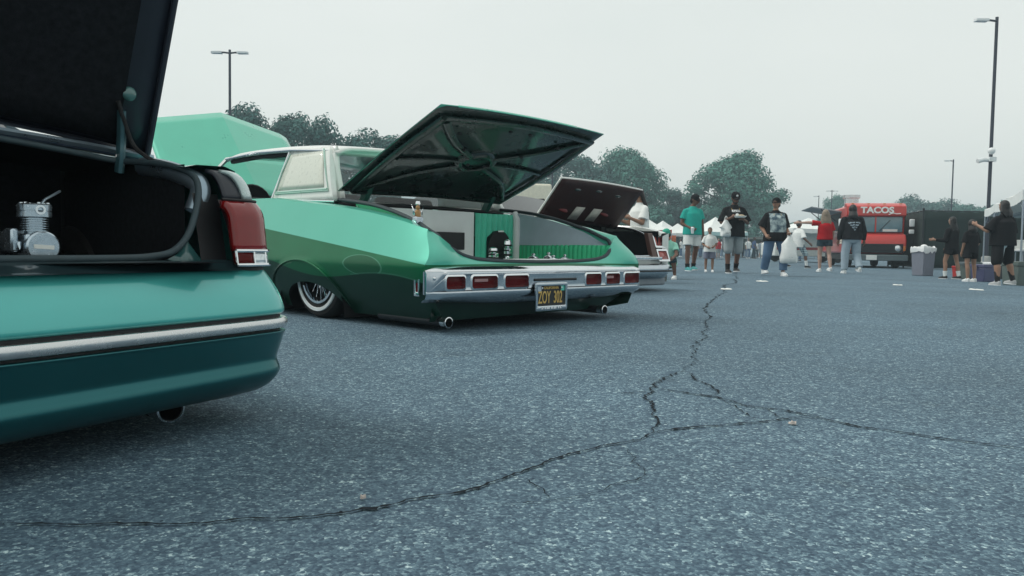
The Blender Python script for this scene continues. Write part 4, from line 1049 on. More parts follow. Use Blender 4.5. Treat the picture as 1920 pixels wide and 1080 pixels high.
# ------------------------------------------------------------------ lamp posts
POLE = mat('dark_bronze_pole', (.045, .052, .070), .5, .3); LED = mat('lamp_head_white', (.75, .78, .78), .4)
def lamp_post(px, Y, top, heads, label, cambox=None, rad=.068):
    X = (px-960)/FPX*Y; z0 = ground_z(X); t = thing('lamp_post', (X, Y, z0), 0, label, 'lamp post', 'parking lot lamp posts')
    h = top-z0
    m = MB(); m.tube([(0, 0, 0), (0, 0, h)], [rad, rad*.8], 12); m.build('pole', POLE, t)
    m = MB(); m.lathe([(rad*2.4, 0), (rad*2.4, .5), (rad*2.0, .55), (rad, .56)], (0, 0, 0), 'z', 16); m.build('base', mat('concrete', (.35, .36, .35), .9), t)
    for s_ in heads:
        m = MB(); m.tube([(0, 0, h-.15), (s_*.25, 0, h-.12), (s_*.40, 0, h-.12)], .04, 8); a = m.build('arm', POLE, t)
        m = MB(); m.prism([(s_*.35, -.14), (s_*.80, -.12), (s_*.83, 0), (s_*.80, .12), (s_*.35, .14)], h-.17, h-.09); m.build('lamp_head', LED, a)
    if cambox:
        m = MB(); m.ball((-.05, -.12, cambox), .13, 14, 8); m.build('camera_dome', LED, t)
        m = MB(); m.tube([(0, 0, cambox-.3), (-.35, -.1, cambox-.33), (-.55, -.12, cambox-.38)], [.07, .08, .09], 8); m.box((0, -.02, cambox-.30), (.26, .26, .16)); m.build('camera_box', LED, t)
    return t
lamp_post(1847, 30, 9.25, (-1,), 'tall dark lamp post with camera box behind the white canopy', 4.45)
lamp_post(431, 36, 9.05, (-1, 1), 'tall dark lamp post with two lamp heads behind the raised hood')
lamp_post(1778, 72, 8.95, (-1,), 'thin far lamp post above the dark green fence', rad=.07)
lamp_post(1554, 110, 9.0, (-1, 1), 'very far lamp post left of the food truck roof', rad=.07)
lamp_post(1530, 118, 8.8, (-1,), 'very far lamp post above the woman in red', rad=.07)
lamp_post(1032, 58, 6.4, (), 'dark plain pole before the trees at the green trunk lid', rad=.07)

# ------------------------------------------------------------------ food truck
RED = mat('truck_red', (.52, .026, .018), .35, coat=.6, var=.06)
TGLASS = mat('truck_windshield', (.10, .20, .24), .06, coat=1.0, var=.3, scale=1.5)
ft = thing('food_truck', (14.72, 32.6, -.12), radians(-13), 'red taco food truck with raised side awning and white mirrors', 'truck')
m = MB(); m.box((0, 3.1, 1.55), (2.26, 6.0, 1.95)); m.build('body', RED, ft, bevel=.10, seg=4)
m = MB(); m.prism([(-.12, .62), (-.42, .78), (-.44, 1.10), (-.30, 1.34), (.12, 1.44), (.12, .62)], -1.10, 1.10, 'x'); m.build('nose', RED, ft, bevel=.05, seg=3)
m = MB(); m.prism([(-.05, 2.08), (-.16, 2.12), (-.14, 2.50), (.1, 2.62), (.5, 2.66), (.5, 2.08)], -1.12, 1.12, 'x'); hd_ = m.build('header', RED, ft, bevel=.03, seg=2)
m = MB(); m.prism([(.05, 1.44), (-.02, 1.46), (-.02, 2.08), (.1, 2.08)], -1.00, 1.02, 'x'); ws = m.build('windshield', TGLASS, ft, bevel=.02)
m = MB(); m.box((0, -.03, 1.77), (.05, .03, .64)); m.build('windshield_post', RED, ws)
m = MB(); m.tube([(.15, -.05, 1.50), (.55, -.06, 1.95)], .012, 6); m.build('wiper', BLACK, ws)
m = MB(); m.box((.55, -.035, 1.53), (.55, .02, .10)); m.build('dash_paper', PAPER, ws)
m = MB(); m.box((0, -.445, .80), (1.95, .03, .36)); gr_ = m.build('grille', BLACK, ft, bevel=.01)
for k in range(5):
    m = MB(); m.box((0, -.465, .67+.065*k), (1.2, .02, .018)); m.build('grille_bar', DARKMETAL, gr_)
for s_ in (-1, 1):
    m = MB(); m.lathe([(.11, 0), (.12, -.03), (.10, -.05), (.001, -.065)], (s_*.78, -.455, .80), 'y', 20); m.build('headlight', CLEARLENS, ft)
    m = MB(); m.box((s_*1.02, -.43, .80), (.09, .06, .20)); m.build('turn_signal', mat('amber', (.6, .16, .02), .3), ft, bevel=.01)
    m = MB(); m.tube([(s_*1.10, -.05, 1.95), (s_*1.30, -.16, 1.90), (s_*1.30, -.16, 1.40), (s_*1.10, -.05, 1.35)], .02, 6); mi = m.build('mirror_arm', BLACK, ft)
    m = MB(); m.box((s_*1.33, -.17, 1.83), (.20, .08, .30)); m.build('mirror', mat('mirror_white', (.78, .8, .8), .4), mi, bevel=.03, seg=2)
    m = MB(); m.box((s_*1.32, -.17, 1.48), (.20, .08, .17)); m.build('small_mirror', MATS['mirror_white'], mi, bevel=.03, seg=2)
m = MB(); m.box((0, -.52, .42), (2.28, .16, .24)); bu = m.build('front_bumper', mat('bumper_grey', (.10, .13, .14), .5), ft, bevel=.03)
m = MB(); m.box((-.22, -.61, .42), (.40, .02, .19)); m.build('license_plate', PAPER, bu, bevel=.01)
for s_ in (-1, 1):
    for y in (.55, 4.6):
        m = MB(); m.lathe([(.2, -.11), (.36, -.12), (.39, -.06), (.39, .06), (.36, .12), (.2, .11)], (s_*.92, y, .39), 'x', 24); wh = m.build('wheel', RUBBER, ft)
        m = MB(); m.lathe([(.2, -.10), (.2, .10), (.12, .12), (.001, .12)], (s_*.92, y, .39), 'x', 18); m.build('hub', STRIP, wh)
m = MB(); m.box((0, 3.1, .45), (2.0, 5.8, .25)); m.build('chassis', BLACK, ft)
vs_, fs_ = text_mesh('TACOS', .34, .012, 1.12, .014); m = MB(); m.add([(.02+p[0], -.172-p[2], 2.33+p[1]) for p in vs_], fs_); m.build('sign_lettering', mat('sign_white', (.85, .85, .82), .5), hd_, fixn=False, smooth=False)
m = MB(); m.tube(spline([(.45, -.175, 2.16), (.62, -.175, 2.22), (.75, -.175, 2.19), (.9, -.175, 2.21)], 5), .016, 6); m.build('sign_flourish', MATS['sign_white'], hd_)
m = MB(); m.box((-1.75, 2.6, 2.42), (1.25, 3.2, .05), (0, .16, 0)); aw = m.build('awning', mat('awning_grey', (.30, .34, .36), .5), ft, bevel=.01)
for y in (1.1, 4.1):
    m = MB(); m.tube([(-1.12, y, 1.75), (-1.95, y, 2.42)], .018, 6); m.build('awning_strut', DARKMETAL, aw)
m = MB(); m.box((-1.14, 2.6, 1.90), (.03, 2.6, .75)); m.build('serving_window', mat('dark_interior', (.02, .025, .03), .6), ft)
m = MB(); m.box((-1.30, 2.6, 1.48), (.36, 2.6, .04)); m.build('serving_shelf', STRIP, ft)
for k, y in enumerate((.75, 1.25)):
    m = MB(); m.box((-1.16, y, 1.25), (.02, .38, .55)); mbd = m.build('menu_board', mat('menu_cream', (.70, .66, .55), .6), ft, bevel=.005)
    for r_ in range(5):
        m = MB(); m.box((-1.174, y-.02*(r_ % 2), 1.42-.085*r_), (.004, .28-.06*(r_ % 3), .022)); m.build('menu_line', BLACK, mbd)
for x in (-.9, -.3, .3, .9):
    m = MB(); m.box((x, -.06, 2.60), (.10, .05, .04)); m.build('marker_lamp', MATS['amber'], ft, bevel=.01)
m = MB(); m.lathe([(.30, 2.55), (.30, 2.95), (.36, 2.97), (.36, 3.10), (.001, 3.12)], (-.55, 2.3, 0), 'z', 18); m.build('roof_vent', STRIP, ft)
m = MB(); m.box((-.1, 4.0, 2.62), (.9, .9, .22)); m.build('roof_unit', MATS['mirror_white'], ft, bevel=.03)

# ------------------------------------------------------------------ fence with dark screen
SCREEN = mat('dark_green_screen', (.012, .026, .024), .85, var=.25, scale=6, bump=.3, bscale=60)
fe = thing('screened_fence', (15.95, 31.2, -.12), 0, 'tall dark green screened chain link fence between food truck and canopy', 'fence')
pts = [(1.6, 6.2), (.8, 3.1), (0, 0), (2.6, .1), (5.2, .2), (7.8, .3)]
for i, (x, y) in enumerate(pts):
    m = MB(); m.tube([(x, y, 0), (x, y, 2.32)], .035, 10); m.ball((x, y, 2.34), .045, 10, 6); m.build('fence_post', DARKMETAL, fe)
    if i < len(pts)-1:
        x1, y1 = pts[i+1]; L = hypot(x1-x, y1-y); nx, ny = -(y1-y)/L, (x1-x)/L; P = []
        for k in range(25):
            t_ = k/24; s_ = .02*sin(t_*17+i)+.03*sin(pi*t_); P.append([(x+(x1-x)*t_+nx*s_*(1-abs(2*q/6-1)), y+(y1-y)*t_+ny*s_*(1-abs(2*q/6-1))-.03, .06+(2.2+.015*sin(t_*30))*q/6) for q in range(7)])
        m = MB(); m.grid(P); m.build('screen_panel', SCREEN, fe, solid=.006)
        m = MB(); m.tube([(x, y, 2.28), (x1, y1, 2.28)], .02, 8); m.build('top_rail', DARKMETAL, fe)

# ------------------------------------------------------------------ canopies
CANVAS = mat('white_canvas', (.74, .77, .75), .8, var=.05, scale=3, bump=.15, bscale=6); CANVAS_RED = mat('red_canvas', (.45, .05, .04), .8); CANVAS_BLUE = mat('blue_canvas', (.16, .25, .55), .8)
CANVAS_TEAL = mat('pale_teal_canvas', (.42, .62, .62), .8)
TUBE = mat('grey_tube', (.36, .41, .46), .4, .7)
def canopy(x, y, rz, w_, d_, eave, peak, label, group, roofm=None, valm=None, legs=True):
    t = thing('canopy_tent', (x, y, ground_z(x)), rz, label, 'canopy', group); roofm = roofm or CANVAS; valm = valm or roofm
    c = [(-w_/2, -d_/2), (w_/2, -d_/2), (w_/2, d_/2), (-w_/2, d_/2)]
    for i in range(4):
        a = Vector((*c[i], eave)); b_ = Vector((*c[(i+1) % 4], eave)); ap = Vector((0, 0, peak)); R_ = []
        for k in range(7):
            s_ = k/6; l = a.lerp(ap, s_); r = b_.lerp(ap, s_); R_.append([l.lerp(r, j/8) + Vector((0, 0, -.14*(peak-eave)*sin(pi*s_) - .05*sin(pi*j/8)*(1-s_))) for j in range(9)])
        m = MB(); m.grid(R_); m.build('roof_panel', roofm, t)
        m = MB(); m.grid([[a.lerp(b_, j/16) + Vector((0, 0, -.24*k/3 - .05*sin(pi*j/16) + .012*sin(j*2.2)*(k > 1))) for j in range(17)] for k in range(4)]); m.build('valance', valm, t)
        if legs:
            m = MB(); m.tube([(c[i][0]*.985, c[i][1]*.985, 0), (c[i][0]*.985, c[i][1]*.985, eave)], .022, 8); m.box((c[i][0]*.985, c[i][1]*.985, .012), (.12, .12, .024)); m.build('leg', TUBE, t)
            m = MB(); p0 = a.lerp(b_, .02); p1 = a.lerp(b_, .5); m.tube([(p0.x*.97, p0.y*.97, eave-.45), (p1.x*.97, p1.y*.97, eave-.05)], .012, 6); p2 = a.lerp(b_, .98); m.tube([(p1.x*.97, p1.y*.97, eave-.05), (p2.x*.97, p2.y*.97, eave-.45)], .012, 6); m.build('scissor_brace', TUBE, t)
    return t
VR = atan2(-8.9, -4.3)
G2 = 'white vendor canopies on the right'
ed = Vector((-4.3, -8.9, 0)).normalized(); en = Vector((ed.y, -ed.x, 0)); en = en if en.x > 0 else -en
for k in range(3):
    c = Vector((15.75, 26.9, 0)) + ed*(1.55+3.1*k) + en*1.55
    canopy(c.x, c.y, atan2(ed.y, ed.x), 3.05, 3.05, 2.12, 2.95, ('white canopy tent next to the dark fence', 'white canopy tent in the middle of the vendor row', 'white canopy tent over the large person in black')[k], G2)
G3 = 'distant canopies across the lot'
def far_canopy(px, Y, w_, label, eave=2.1, peak=3.0, rm=None, vm=None, rz=.2): X = (px-960)/FPX*Y; return canopy(X, Y, rz, w_, w_, eave, peak, label, G3, rm, vm)
far_canopy(1208, 58, 3.0, 'far white canopy with red valance beside the woman in white', 2.0, 2.9, CANVAS, CANVAS_RED, .1)
far_canopy(1240, 66, 3.0, 'far white canopy behind the orange drink cooler', 2.0, 3.0, None, None, .5)
far_canopy(1268, 60, 2.4, 'far white canopy left of the man in the green shirt', 1.9, 2.6, None, None, .0)
far_canopy(1338, 56, 3.2, 'pale teal canopy between the green shirt and black shirt men', 1.9, 2.95, CANVAS, CANVAS_TEAL, .3)
far_canopy(1512, 47, 3.4, 'far white canopy behind the man in plaid shorts', 1.95, 2.6, None, None, .1)
far_canopy(988, 40, 3.0, 'white canopy with blue top edge behind the green coupe', 1.95, 2.9, CANVAS, CANVAS_TEAL, .2)
far_canopy(1478, 70, 3.0, 'far small canopy beside the man with the shopping bag', 1.9, 2.6, None, None, .4)
far_canopy(1425, 75, 9.0, 'long dark green shelter behind the crowd', 1.7, 2.0, SCREEN, SCREEN, .0)

# ------------------------------------------------------------------ vans behind
def van(name, x, y, rz, L, W, H, m1, m2, label):
    t = thing(name, (x, y, ground_z(x)), rz, label, 'van')
    m = MB(); m.prism([(-L/2, .35), (-L/2, H*.55), (-L/2+.25, H*.62), (-L/2+.9, H*.97), (-L/2+1.1, H), (L/2-.05, H), (L/2, H-.1), (L/2, .35)], -W/2, W/2, 'y'); m.build('body', m1, t, bevel=.06, seg=3)
    m = MB(); m.box((0, 0, .80), (L*.96, W+.02, .16)); m.build('stripe', m2, t)
    for s_ in (-1, 1):
        m = MB(); m.box((-L/2+1.3, s_*W/2, H*.74), (.8, .02, H*.26)); m.build('side_window', MATS['dark_tinted_glass'], t, bevel=.005)
        for xx in (-L/2+.9, L/2-.9):
            m = MB(); m.lathe([(.2, -.1), (.32, -.11), (.35, 0), (.32, .11), (.2, .1)], (xx, s_*(W/2-.1), .35), 'y', 20); m.build('wheel', RUBBER, t)
    m = MB(); m.grid([[(-L/2+.27+.58*k, u, H*.63+H*.32*k) for u in (-W/2+.12, W/2-.12)] for k in (0, 1)]); m.build('windshield', MATS['dark_tinted_glass'], t, solid=.02)
    return t
van('parked_van', 17.6, 48.0, radians(8), 4.9, 1.9, 1.95, WHITEPAINT, mat('stripe_red', (.40, .04, .035), .4), 'white van with red stripe parked behind the man in plaid shorts')
van('box_van', -.15, 31, radians(-80), 5.5, 2.1, 2.75, mat('cream_paint', (.66, .64, .52), .4), mat('stripe_blue', (.05, .08, .20), .4), 'cream van with dark blue stripe behind the green coupe')

# ------------------------------------------------------------------ bin, tables, coolers, boxes
GREYP = mat('grey_plastic', (.20, .215, .26), .55, var=.08)
bn = thing('trash_bin', (11.28, 22.0, -.119), radians(20), 'grey square trash bin with white liner folded over its rim', 'bin')
m = MB(); m.hexa([(-.25, -.25, .0), (.25, -.25, .0), (.25, .25, .0), (-.25, .25, .0)], [(-.29, -.29, .74), (.29, -.29, .74), (.29, .29, .74), (-.29, .29, .74)]); m.build('bin_body', GREYP, bn, bevel=.02)
rnd = random.Random(3); P = []
for k, (h, e) in enumerate(((.64, .315), (.70, .325), (.77, .322), (.79, .30), (.76, .275), (.60, .26))):
    P.append([((e+.012*rnd.uniform(-1, 1))*max(-1, min(1, 1.35*cos(2*pi*j/32))), (e+.012*rnd.uniform(-1, 1))*max(-1, min(1, 1.35*sin(2*pi*j/32))), h+(.035*rnd.uniform(-1, 1) if k in (0, 3) else 0)) for j in range(32)])
m = MB(); m.grid(P, closed_v=True); m.build('bin_liner', mat('white_film', (.78, .80, .80), .45, var=.05), bn)
m = MB(); m.ball((.08, .05, .80), (.14, .12, .06), 12, 7); m.build('bag_bulge', MATS['white_film'], bn)
bn.scale = (.74, .74, 1.0)
def table(x, y, rz, w_, label):
    t = thing('folding_table', (x, y, ground_z(x)), rz, label, 'table', 'vendor tables under the canopies')
    m = MB(); m.box((0, 0, .73), (w_, .72, .04)); m.build('table_top', mat('table_white', (.68, .70, .70), .5), t, bevel=.01)
    for a in (-1, 1):
        for b_ in (-1, 1):
            m = MB(); m.tube([(a*(w_/2-.2), b_*.28, 0), (a*(w_/2-.2), b_*.28, .71)], .014, 8); m.build('leg', TUBE, t)
table(13.1, 20.2, atan2(ed.y, ed.x), 1.8, 'folding table beside the canopy pole with stacked trays')
table(14.6, 23.2, atan2(ed.y, ed.x), 1.8, 'folding table further along the canopy row')
def stack(x, y, z, n_, r, label):
    t = thing('tray_stack', (x, y, z), .3, label, 'trays', 'stacked foam trays')
    for k in range(n_):
        m = MB(); m.lathe([(r*.8, k*.05), (r, k*.05+.035), (r*.97, k*.05+.045), (r*.7, k*.05+.046)], (0, 0, 0), 'z', 16); m.build('foam_tray', PAPER, t)
gz = -.12+.75
stack(13.12, 20.6, gz, 5, .17, 'taller stack of white foam trays on the vendor table'); stack(12.95, 20.0, gz, 3, .19, 'shorter stack of white foam trays on the vendor table')
stack(14.7, 23.5, gz, 4, .18, 'stack of white foam trays on the far vendor table')
def crate(name, x, y, rz, d, m1, m2, label, cat):
    t = thing(name, (x, y, ground_z(x)), rz, label, cat)
    m = MB(); m.hexa([(-d[0]*.46, -d[1]*.46, 0), (d[0]*.46, -d[1]*.46, 0), (d[0]*.46, d[1]*.46, 0), (-d[0]*.46, d[1]*.46, 0)], [(-d[0]/2, -d[1]/2, d[2]*.8), (d[0]/2, -d[1]/2, d[2]*.8), (d[0]/2, d[1]/2, d[2]*.8), (-d[0]/2, d[1]/2, d[2]*.8)]); m.build('container', m1, t, bevel=.015)
    m = MB(); m.box((0, 0, d[2]*.9+.001), (d[0]*1.04, d[1]*1.04, d[2]*.2)); m.build('lid', m2, t, bevel=.015)
    m = MB(); m.tube([(-d[0]*.53, 0, d[2]*.7), (-d[0]*.56, 0, d[2]*.85), (-d[0]*.53, 0, d[2]*.95)], .012, 6); m.build('handle', m2, t)
    return t
PURP = mat('violet_plastic', (.07, .075, .15), .45); GG = mat('grey_green_plastic', (.10, .13, .12), .6)
crate('cooler', 10.35, 17.6, .5, (.42, .32, .38), PURP, PURP, 'violet plastic cooler standing between the two people in black', 'cooler')
crate('storage_box', 11.2, 19.6, .4, (.40, .36, .42), GG, MATS['bumper_grey'], 'grey storage box behind the girl with white shoes', 'box')
crate('storage_box', 9.75, 15.4, .2, (.42, .40, .46), GG, GG, 'grey green storage box behind the legs of the large person', 'box')
crate('crate', 11.8, 20.9, .1, (.45, .35, .30), mat('crate_red', (.42, .03, .025), .5), MATS['crate_red'], 'red plastic crate behind the long haired girl', 'crate')
crate('cooler', 12.2, 20.2, .6, (.7, .42, .42), mat('cooler_dark', (.03, .035, .04), .5), MATS['mirror_white'], 'dark cooler with white lid under the vendor table', 'cooler')
t = thing('drink_cart', (11.6, 58.5, 0), .1, 'dark cart carrying an orange drink cooler near the far canopies', 'cart')
m = MB(); m.box((0, 0, .55), (1.0, .7, .85)); m.build('cart_body', SCREEN, t, bevel=.03)
for s_ in (-1, 1):
    m = MB(); m.lathe([(.02, -.04), (.16, -.04), (.16, .04), (.02, .04)], (s_*.38, -.25, .16), 'x', 16); m.build('wheel', RUBBER, t)
t = thing('drink_cooler', (11.6, 58.4, .98), 0, 'orange round drink cooler with white lid on the dark cart', 'cooler')
m = MB(); m.lathe([(.26, 0), (.28, .03), (.29, .55), (.27, .58)], (0, 0, 0), 'z', 20); m.build('barrel', mat('orange_plastic', (.62, .13, .03), .5), t)
m = MB(); m.lathe([(.30, .56), (.30, .72), (.24, .76), (.001, .77)], (0, 0, 0), 'z', 20); m.build('lid', MATS['mirror_white'], t)
m = MB(); m.box((0, -.30, .10), (.06, .06, .05)); m.build('tap', MATS['mirror_white'], t)
# ------------------------------------------------------------------ people
BAKE = []
def remeshed(mb, name, m, parent, vox, it=4):
    me = bpy.data.meshes.new(name); me.from_pydata([tuple(v) for v in mb.v], [], mb.f); me.materials.append(m)
    o = bpy.data.objects.new(name, me); COL.objects.link(o); o.parent = parent
    r = o.modifiers.new('r', 'REMESH'); r.mode = 'VOXEL'; r.voxel_size = vox; r.use_smooth_shade = True
    k = o.modifiers.new('s', 'SMOOTH'); k.factor = .5; k.iterations = it
    BAKE.append(o); return o
def bake_all():
    dg = bpy.context.evaluated_depsgraph_get(); done = [(o, bpy.data.meshes.new_from_object(o.evaluated_get(dg))) for o in BAKE]
    for o, m in done:
        o.modifiers.clear(); old = o.data; o.data = m; m.polygons.foreach_set('use_smooth', [True]*len(m.polygons)); m.name = o.name
        bpy.data.meshes.remove(old)
def cloth(name, col, **k): return mat('cloth_'+name, col, .85, var=.10, scale=9, bump=.25, bscale=45, spec=.2, **k)
def skin(name, col): return mat('skin_'+name, col, .5, var=.08, scale=15, spec=.4)
SK = {'tan': skin('tan', (.30, .17, .115)), 'brown': skin('brown', (.16, .085, .06)), 'light': skin('light', (.46, .30, .24)), 'olive': skin('olive', (.24, .14, .10))}
HAIR = {'black': mat('hair_black', (.010, .010, .011), .45, var=.3, scale=40, bump=.5, bscale=120), 'blond': mat('hair_blond', (.24, .19, .14), .45, var=.3, scale=40, bump=.5, bscale=120)}
EYEW = mat('eye_white', (.7, .7, .7), .3, var=0); LIP = mat('lip', (.22, .09, .08), .5, var=0)
def V(*a): return Vector(a)
def print_cloth(name, base, fn):
    m = cloth(name, base); n = m.node_tree; p = n.nodes['Principled BSDF']; src = p.inputs['Base Color'].links[0].from_socket
    co, x, y, z = objxyz(n); mask, pc = fn(n, co, x, y, z); n.links.new(mixcol(n, mask, src, pc), p.inputs['Base Color']); return m
def rectmask(n, x, z, x0, x1, z0, z1):
    a = math_node(n, 'MULTIPLY', math_node(n, 'GREATER_THAN', x, x0), math_node(n, 'LESS_THAN', x, x1))
    b_ = math_node(n, 'MULTIPLY', math_node(n, 'GREATER_THAN', z, z0), math_node(n, 'LESS_THAN', z, z1)); return math_node(n, 'MULTIPLY', a, b_)
def nz_(n, co, sc, det=4):
    k = n.nodes.new('ShaderNodeTexNoise'); k.inputs['Scale'].default_value = sc; k.inputs['Detail'].default_value = det; n.links.new(co, k.inputs['Vector']); return k.outputs[0]

def person(loc, head, h, label, group=None, skin='tan', girth=1.0, belly=0.0, female=False,
           thigh=((0, -.05, -1), (0, .05, -1)), shin=((0, .05, -1), (0, .1, -1)),
           arm=((-.15, .03, -1), (.15, .03, -1)), fore=((-.05, -.25, -1), (.05, -.25, -1)), grip=(False, False),
           lean=0.0, yaw=0.0, nod=0.0, shirt=None, sleeve=.62, hem=.86, longsleeve=False, bottoms=None, blen=.62, loose=1.0,
           shoe=None, sock=None, socklen=.35, hair='black', hairlen=0.0, cap=None, caplogo=None, beard=False, hood=False, vox=.0095, necklace=False):
    S_ = h/1.75; name = 'person'
    t = thing(name, loc, head, label, 'person', group)
    hipz = .93; lens = (.42, .42)
    def nrm(v): return Vector(v).normalized()
    J = {}
    for i, sx in ((0, -1), (1, 1)):
        hp = V(sx*.092*girth**.5, 0, hipz); kn = hp + nrm(thigh[i])*lens[0]; an = kn + nrm(shin[i])*lens[1]; J['hip', i] = hp; J['knee', i] = kn; J['ank', i] = an
    low = min(J['ank', 0].z, J['ank', 1].z); dz = .078-low
    for k in J: J[k] = J[k] + V(0, 0, dz)
    pel = V(0, 0, hipz+dz); RL = Matrix.Rotation(lean, 3, 'X')
    def up(p): p = Vector(p); return pel + RL @ (p - V(0, 0, hipz))
    g = girth
    shw = .178*(.90 if female else 1.0)*(1+.35*(g-1))
    for i, sx in ((0, -1), (1, 1)):
        sh = up((sx*shw*.97, .0, 1.372)); el = sh + nrm(arm[i])*.285; wr = el + nrm(fore[i])*.245; J['sh', i] = sh; J['el', i] = el; J['wr', i] = wr
    hb = up((0, -.005, 1.50)); RH = RL @ Matrix.Rotation(yaw, 3, 'Z') @ Matrix.Rotation(nod, 3, 'X')
    def hd(p): return hb + RH @ Vector(p)
    def fin(mb): mb.v = [tuple(Vector(v)*S_) for v in mb.v]; return mb
    def put(dst, src, fn): src.v = [tuple(fn(v)) for v in src.v]; dst.add(src.v, src.f)
    def torso(dst, secs_): q = MB(); q.secs(secs_, 22); put(dst, q, up)
    # ---- body (one continuous skin)
    b = MB()
    torso(b, [(0, .0, .84, .11*g, .09*g), (0, 0, .90, .155*g, .110*g), (0, 0, .97, .165*g, .115*g), (0, -.02*belly, 1.08, (.140 if female else .148)*g+.02*belly, .10*g+.05*belly), (0, -.015*belly, 1.2, .150*g, .108*g+.03*belly), (0, 0, 1.32, .158*g**.7, .110*g), (0, .0, 1.41, .118, .078), (0, .0, 1.46, .070, .060), (0, 0, 1.52, .055, .056)])
    b.cap(up((0, .0, 1.44)), hd((0, -.01, .06)), .055, .052)
    q = MB(); q.ball((0, -.012, .150), (.077, .094, .108), 18, 12); q.ball((0, -.045, .085), (.055, .055, .052), 14, 9)
    q.cap((0, -.100, .150), (0, -.118, .122), .011, .016, 8); q.ball((0, -.100, .172), (.050, .014, .010), 12, 6); q.ball((0, -.099, .088), (.024, .012, .010), 10, 6)
    for sx in (-1, 1): q.ball((sx*.080, .005, .140), (.012, .022, .032), 10, 7)
    put(b, q, hd)
    for i in (0, 1):
        fat = .5+.5*g
        b.cap(up((0, .005, 1.40)), J['sh', i], .060*fat, .056*fat); b.cap(J['sh', i], J['el', i], .054*fat, .041*fat); b.cap(J['el', i], J['wr', i], .041*fat, .029)
        d = nrm(fore[i]); sx = -1 if i == 0 else 1
        inn = V(-sx, 0, 0) - d*(V(-sx, 0, 0).dot(d)); inn = inn.normalized() if inn.length > .1 else V(0, -1, 0); fw = d.cross(inn)
        fw = fw if fw.y < 0 else -fw
        if abs(d.z) < .6: fw = V(0, 0, 1) - d*d.z; fw.normalize()
        wr = J['wr', i]; b.cap(wr, wr+d*.075, .030, .036, 10)
        for k, (o_, L) in enumerate(((.030, .070), (.010, .080), (-.011, .074), (-.031, .058))):
            base_ = wr + d*.085 + fw*o_; cu = .9 if grip[i] else .25
            m1 = base_ + (d*(1-cu*.5) + inn*cu*.6).normalized()*L*.55; m2 = m1 + (d*(1-cu*1.2) + inn*(.4+cu)).normalized()*L*.5
            b.cap(base_, m1, .0105, .0095, 8); b.cap(m1, m2, .0095, .0085, 8)
        th0 = wr + d*.03 + fw*.026; th1 = th0 + (d*.6 + fw*.6 + inn*.35).normalized()*.045; b.cap(th0, th1, .013, .011, 8); b.cap(th1, th1+(d*.8+inn*.5).normalized()*.032, .011, .009, 8)
        b.cap(J['hip', i], J['knee', i], .080*fat*(1.05 if female else 1), .056*fat); kn, an = J['knee', i], J['ank', i]; calf = kn.lerp(an, .30) + V(0, .012, 0)
        b.cap(kn, calf, .052*fat, .056*fat); b.cap(calf, an, .056*fat, .036)
        b.cap(an, an + V(0, -.06, -.035), .036, .032)
    body_ = remeshed(fin(b), 'body', SK[skin], t, vox*S_, 4)
    # ---- face
    for sx in (-1, 1):
        q = MB(); q.ball((sx*.032, -.098, .155), (.013, .008, .008), 10, 6); put_ = MB(); put(put_, q, hd); e = fin(put_).build('eye', EYEW, t)
        q = MB(); q.ball((sx*.032, -.1055, .155), (.006, .003, .006), 8, 6); put_ = MB(); put(put_, q, hd); fin(put_).build('iris', BLACK, e)
        q = MB(); q.cap((sx*.016, -.108, .176), (sx*.050, -.098, .178), .005, .004, 6); put_ = MB(); put(put_, q, hd); fin(put_).build('eyebrow', HAIR['black'], t)
    q = MB(); q.ball((0, -.106, .094), (.024, .006, .007), 10, 6); put_ = MB(); put(put_, q, hd); fin(put_).build('mouth', LIP, t)
    if beard:
        q = MB(); q.ball((0, -.062, .056), (.048, .048, .030), 14, 9); q.cap((-.072, -.012, .11), (-.048, -.06, .062), .010, .016); q.cap((.072, -.012, .11), (.048, -.06, .062), .010, .016); p_ = MB(); put(p_, q, hd); remeshed(fin(p_), 'beard', HAIR['black'], t, .010*S_, 2)
    # ---- hair, cap, hood
    q = MB(); q.ball((0, -.002, .170), (.088, .110, .102), 18, 12); q.ball((0, .045, .12), (.075, .065, .085), 14, 9)
    if hairlen:
        for k in range(9):
            a = -1+2*k/8; q.cap((a*.075, .045-.03*abs(a), .16), (a*.115, .085-.03*abs(a), .13-hairlen*.45), .034, .036); q.cap((a*.115, .085-.03*abs(a), .13-hairlen*.45), (a*.10, .10, .15-hairlen*(1-.10*(k % 3))), .036, .014)
    # trim the face side away by keeping hair behind the brow line
    p_ = MB()
    q.v = [(x, (y if z > .205 or y > -.030 else -.030), z) for (x, y, z) in q.v]
    put(p_, q, hd)
    if not hood: remeshed(fin(p_), 'hair', HAIR[hair], t, .010*S_, 3)
    if cap:
        q = MB(); rings = []
        for k in range(8):
            a = k/7*pi/2; rings.append([((.092*cos(a)+.002)*cos(2*pi*j/24), (.104*cos(a)+.002)*sin(2*pi*j/24), .178+.098*sin(a)**.85) for j in range(24)])
        q.grid([[(x*1.0, y, z-.02) for x, y, z in rings[0]]]+rings, closed_v=True); q.ball((0, 0, .277), (.009, .009, .005), 8, 5); p_ = MB(); put(p_, q, hd); co_ = fin(p_).build('cap', cap, t)
        q = MB(); R_ = []
        for k in range(6):
            s_ = k/5; R_.append([((.080-.012*s_)*sin(u)*(1+.02*s_), -.085*cos(u)*1.0-.085*s_*cos(u)**.6 if cos(u) > 0.001 else -.0, .175-.020*s_-.018*(sin(u)**2)) for u in np.linspace(-1.35, 1.35, 13)])
        q.grid(R_); p_ = MB(); put(p_, q, hd); fin(p_).build('brim', cap, co_, solid=.006)
        if caplogo:
            q = MB(); q.ball((0, -.098, .222), (.026, .008, .024), 12, 7); p_ = MB(); put(p_, q, hd); fin(p_).build('cap_badge', caplogo, co_)
